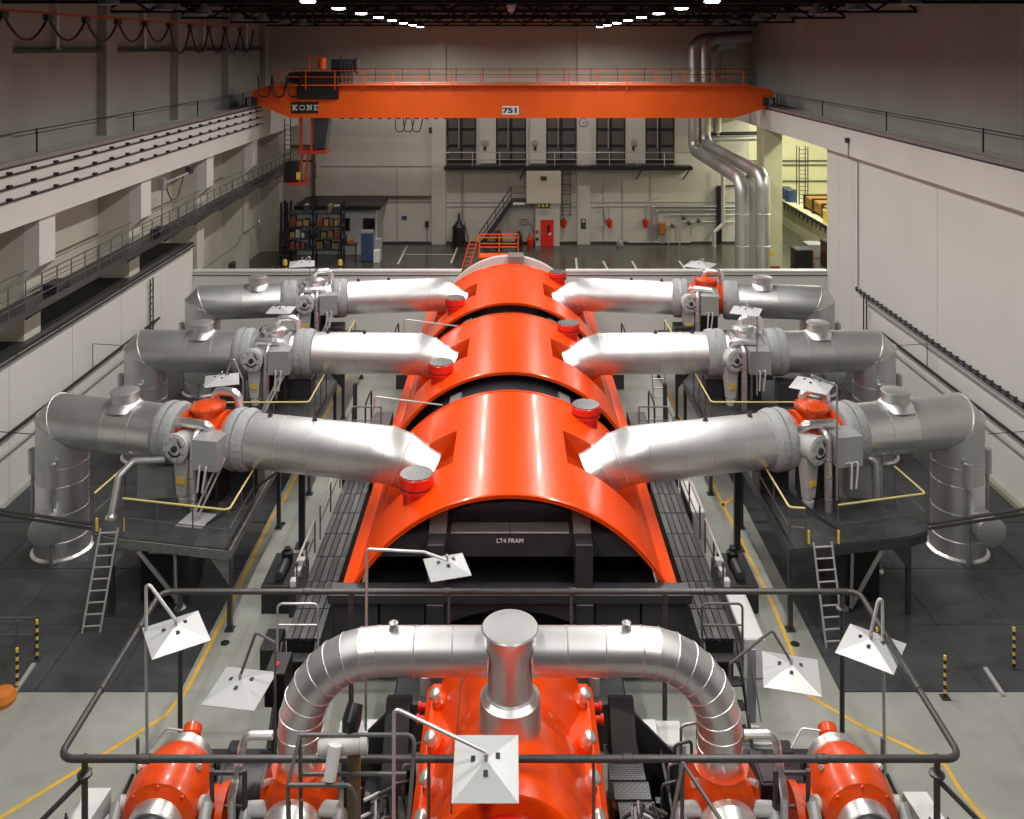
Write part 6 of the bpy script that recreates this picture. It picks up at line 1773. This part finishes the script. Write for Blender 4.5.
t = thing('blue_cabinet', 'dark blue steel cabinet in front of the workshop office', 'cabinet', (OX(367), 65.5, 0))
x0, x1 = at_depth(361, 0, 65).x, at_depth(372.5, 0, 65).x
build(MB().cbox(x0, x1, 65, 65.6, 0.1, 2.15, 0.02), 'body', BLUE, t)
build(MB().box(x0 + 0.02, (x0 + x1) / 2 - 0.01, 64.97, 65, 0.15, 2.1), 'door', BLUE, t)
build(MB().box((x0 + x1) / 2 + 0.01, x1 - 0.02, 64.97, 65, 0.15, 2.1), 'door', BLUE, t)
build(MB().box(x0, x1, 65, 65.6, 0, 0.1), 'plinth', BLACKM, t)
build(MB().box(x0, x1, 65, 65.6, 2.15, 2.3), 'top_sheet', GREYB, t)
tag(build(MB().cbox(x1 + 0.05, x1 + 0.5, 65, 65.5, 0, 0.9, 0.03), 'carton', WHITE), 'white carton standing right of the blue cabinet', 'carton')
tag(build(MB().cbox(x1 + 0.05, x1 + 0.55, 65.6, 66.1, 0, 1.6, 0.03), 'carton', mat('lilac_carton', (0.30, 0.26, 0.30), 0.6)), 'dull lilac box behind the white carton', 'carton')
t = thing('storage_rack', 'black storage rack full of goods in front of the office', 'rack', (-14.6, 64.2, 0))
YR = 64.0
RXf = lambda px: (px - VX) * YR / FPX
RZf = lambda py: CAM_H - (py - VY) * YR / FPX
for px in (281, 287, 313, 341):
    for dy in (0, 1.1):
        build(MB().box(RXf(px) - 0.07, RXf(px) + 0.07, YR + dy, YR + dy + 0.12, 0, RZf(203)), 'upright', BLACK, t)
for py in (251, 240, 228, 215):
    build(MB().box(RXf(286), RXf(342), YR, YR + 1.2, RZf(py), RZf(py) + 0.12), 'shelf_beam', BLACKM, t)
for k in range(12):
    build(MB().bar((RXf(281), YR, 0.4 + 0.38 * k), (RXf(287), YR, 0.4 + 0.38 * k), 0.06), 'side_rung', BLACKM, t)
goods = [mat('carton_brown', (0.13, 0.08, 0.035), 0.7), mat('carton_tan', (0.22, 0.14, 0.06), 0.7), mat('dull_maroon', (0.16, 0.03, 0.02), 0.6), GREYB, mat('olive_crate', (0.12, 0.11, 0.05), 0.6), BLACKM, GALV]
words = ['brown', 'tan', 'maroon', 'grey', 'olive', 'black', 'silver']
rows = {251: 'bottom shelf', 240: 'lower shelf', 228: 'middle shelf', 215: 'top shelf'}
for py, row in rows.items():
    px = 289
    cnt = {}
    while px < 336:
        wpx = random.choice((4, 5, 6, 7))
        gi = random.randrange(len(goods))
        if py == 215 and random.random() < 0.55:
            px += wpx + 2; continue
        hgt = random.uniform(0.3, 0.62)
        z0 = RZf(py) + 0.12
        x0, x1 = RXf(px), RXf(px + wpx)
        if x1 > RXf(311) and x0 < RXf(315):
            px = 315.5; continue
        cnt[gi] = cnt.get(gi, 0) + 1
        order = ['first', 'second', 'third', 'fourth', 'fifth', 'sixth'][cnt[gi] - 1]
        c_ = thing('stored_box', '%s %s box from the left on the %s of the storage rack' % (order, words[gi], row), 'box', ((x0 + x1) / 2, YR + 0.5, z0), 'goods on the storage rack')
        build(MB().cbox(x0 + 0.03, x1 - 0.03, YR + 0.12, YR + 0.9, z0, z0 + hgt, 0.02), 'box', goods[gi], c_)
        build(MB().box(x0 + 0.06, x1 - 0.06, YR + 0.15, YR + 0.87, z0 + hgt, z0 + hgt + 0.02), 'lid', goods[(gi + 1) % 7], c_)
        px += wpx + 0.6
for px, lb in ((285, 'yellow bollard cap at the left foot of the storage rack'), (340, 'yellow bollard cap at the right foot of the storage rack')):
    p_ = at_depth(px, 262, 62.5)
    t = thing('bollard', lb, 'bollard', (p_.x, 62.5, 0))
    build(MB().lathe([(0, 0.16), (0.02, 0.16), (0.75, 0.16), (0.85, 0.1)], (p_.x, 62.5, 0), (0, 0, 1), 12), 'post', YELLOW, t)
    build(MB().lathe([(0.3, 0.165), (0.45, 0.165)], (p_.x, 62.5, 0), (0, 0, 1), 12, False), 'band', BLACK, t)
t = thing('work_bench', 'dark low bench with machine parts before the office', 'bench', (-12, 65.4, 0))
build(MB().box(OX(341), OX(360), 66.0, 66.8, 1.0, 1.1), 'top', BLACKM, t)
for px in (342, 359):
    build(MB().box(OX(px) - 0.05, OX(px) + 0.05, 66.05, 66.15, 0, 1.0), 'leg', BLACKM, t)
tag(build(MB().cbox(OX(343), OX(349), 66.1, 66.7, 1.1, 1.75, 0.05), 'bench_motor', BLACK), 'black motor on the bench before the office', 'machine')
tag(build(MB().cbox(OX(350), OX(356), 66.1, 66.7, 1.1, 1.45, 0.04), 'wooden_crate', mat('carton_rust', (0.30, 0.10, 0.03), 0.7)), 'rust brown crate on the bench before the office', 'crate')

# ------------------------------------------------------------------ side bay contents
t = thing('scaffold_tower', 'dark scaffold ladder tower in the side bay', 'scaffold', (25.2, 77.5, 2.0))
for dx in (0, 0.75):
    for dy in (0, 0.7):
        build(MB().bar((24.9 + dx, 77.5 + dy, 2.0), (24.9 + dx, 77.5 + dy, 7.0), 0.07), 'upright', BLACKM, t)
for k in range(14):
    build(MB().bar((24.9, 77.5, 2.2 + 0.35 * k), (25.65, 77.5, 2.2 + 0.35 * k), 0.05), 'rung', BLACKM, t)
t = thing('bay_pipes', 'thin dark pipes along the side bay end wall', 'pipe', (24, 83.8, 4))
for z in (4.6, 5.0, 3.1):
    build(MB().bar((18.2, 83.9, z), (33.5, 83.9, z), 0.1), 'pipe', BLACKM, t)
for x in (20.5, 23.2, 30):
    build(MB().bar((x, 83.9, 2.0), (x, 83.9, 8.5), 0.06), 'pipe', BLACKM, t)
t = thing('mezzanine_edge', 'black kick rail with brackets along the storage deck edge', 'railing', (24, 60, 2.0))
build(MB().box(23.85, 24.0, YP - 6, 83.8, 1.85, 2.08), 'edge', BLACK, t)
for k in range(28):
    build(MB().box(23.78, 23.86, 56 + k, 56.1 + k, 1.55, 1.95), 'bracket', BLACK, t)
t = thing('yellow_machine', 'ochre yellow machine on the storage deck in the side bay', 'machine', (26, 74, 2.0))
build(MB().cbox(24.8, 27.2, 70.8, 76.2, 2.15, 3.1, 0.1), 'hull', mat('ochre_machine', (0.26, 0.13, 0.02), 0.5), t)
for y in (71.2, 73.5, 75.6):
    build(MB().box(24.7, 27.2, y, y + 0.25, 2.0, 3.2), 'rib', BLACK, t)
for k, (y, m_, lb) in enumerate(((69.6, YELLOW, 'bright yellow drum on the storage deck'), (68.4, BLACKM, 'black drum on the storage deck'), (67.2, WHITE, 'white drum on the storage deck'), (79.2, BLUE, 'dark blue drum behind the ochre machine'), (80.6, BLUE, 'second dark blue drum at the deck end'))):
    t = thing('drum', lb, 'drum', (24.7, y, 2.0))
    build(MB().lathe([(0, 0.45), (0.02, 0.5), (0.5, 0.48), (1.0, 0.5), (1.05, 0.45)], (24.7, y, 2.0), (0, 0, 1), 18), 'barrel', m_, t)
    build(MB().lathe([(1.05, 0.42), (1.08, 0.42)], (24.7, y, 2.0), (0, 0, 1), 18), 'lid', BLACKM, t)
for k, (x, y, h, m_, lb) in enumerate(((20.6, 63, 1.4, BLACK, 'black machine on the floor inside the opening'), (22.6, 66.5, 1.0, GREYB, 'grey crate on the floor inside the opening'), (21.3, 64.8, 0.9, mat('carton_red', (0.35, 0.06, 0.04), 0.6), 'dull red crate on the floor inside the opening'), (22.9, 63.5, 1.8, BLACK, 'tall black machine on the floor inside the opening'))):
    crate('bay_crate', lb, 'crate', x - 0.6, x + 0.6, y, y + 1.2, 0, h, m_)
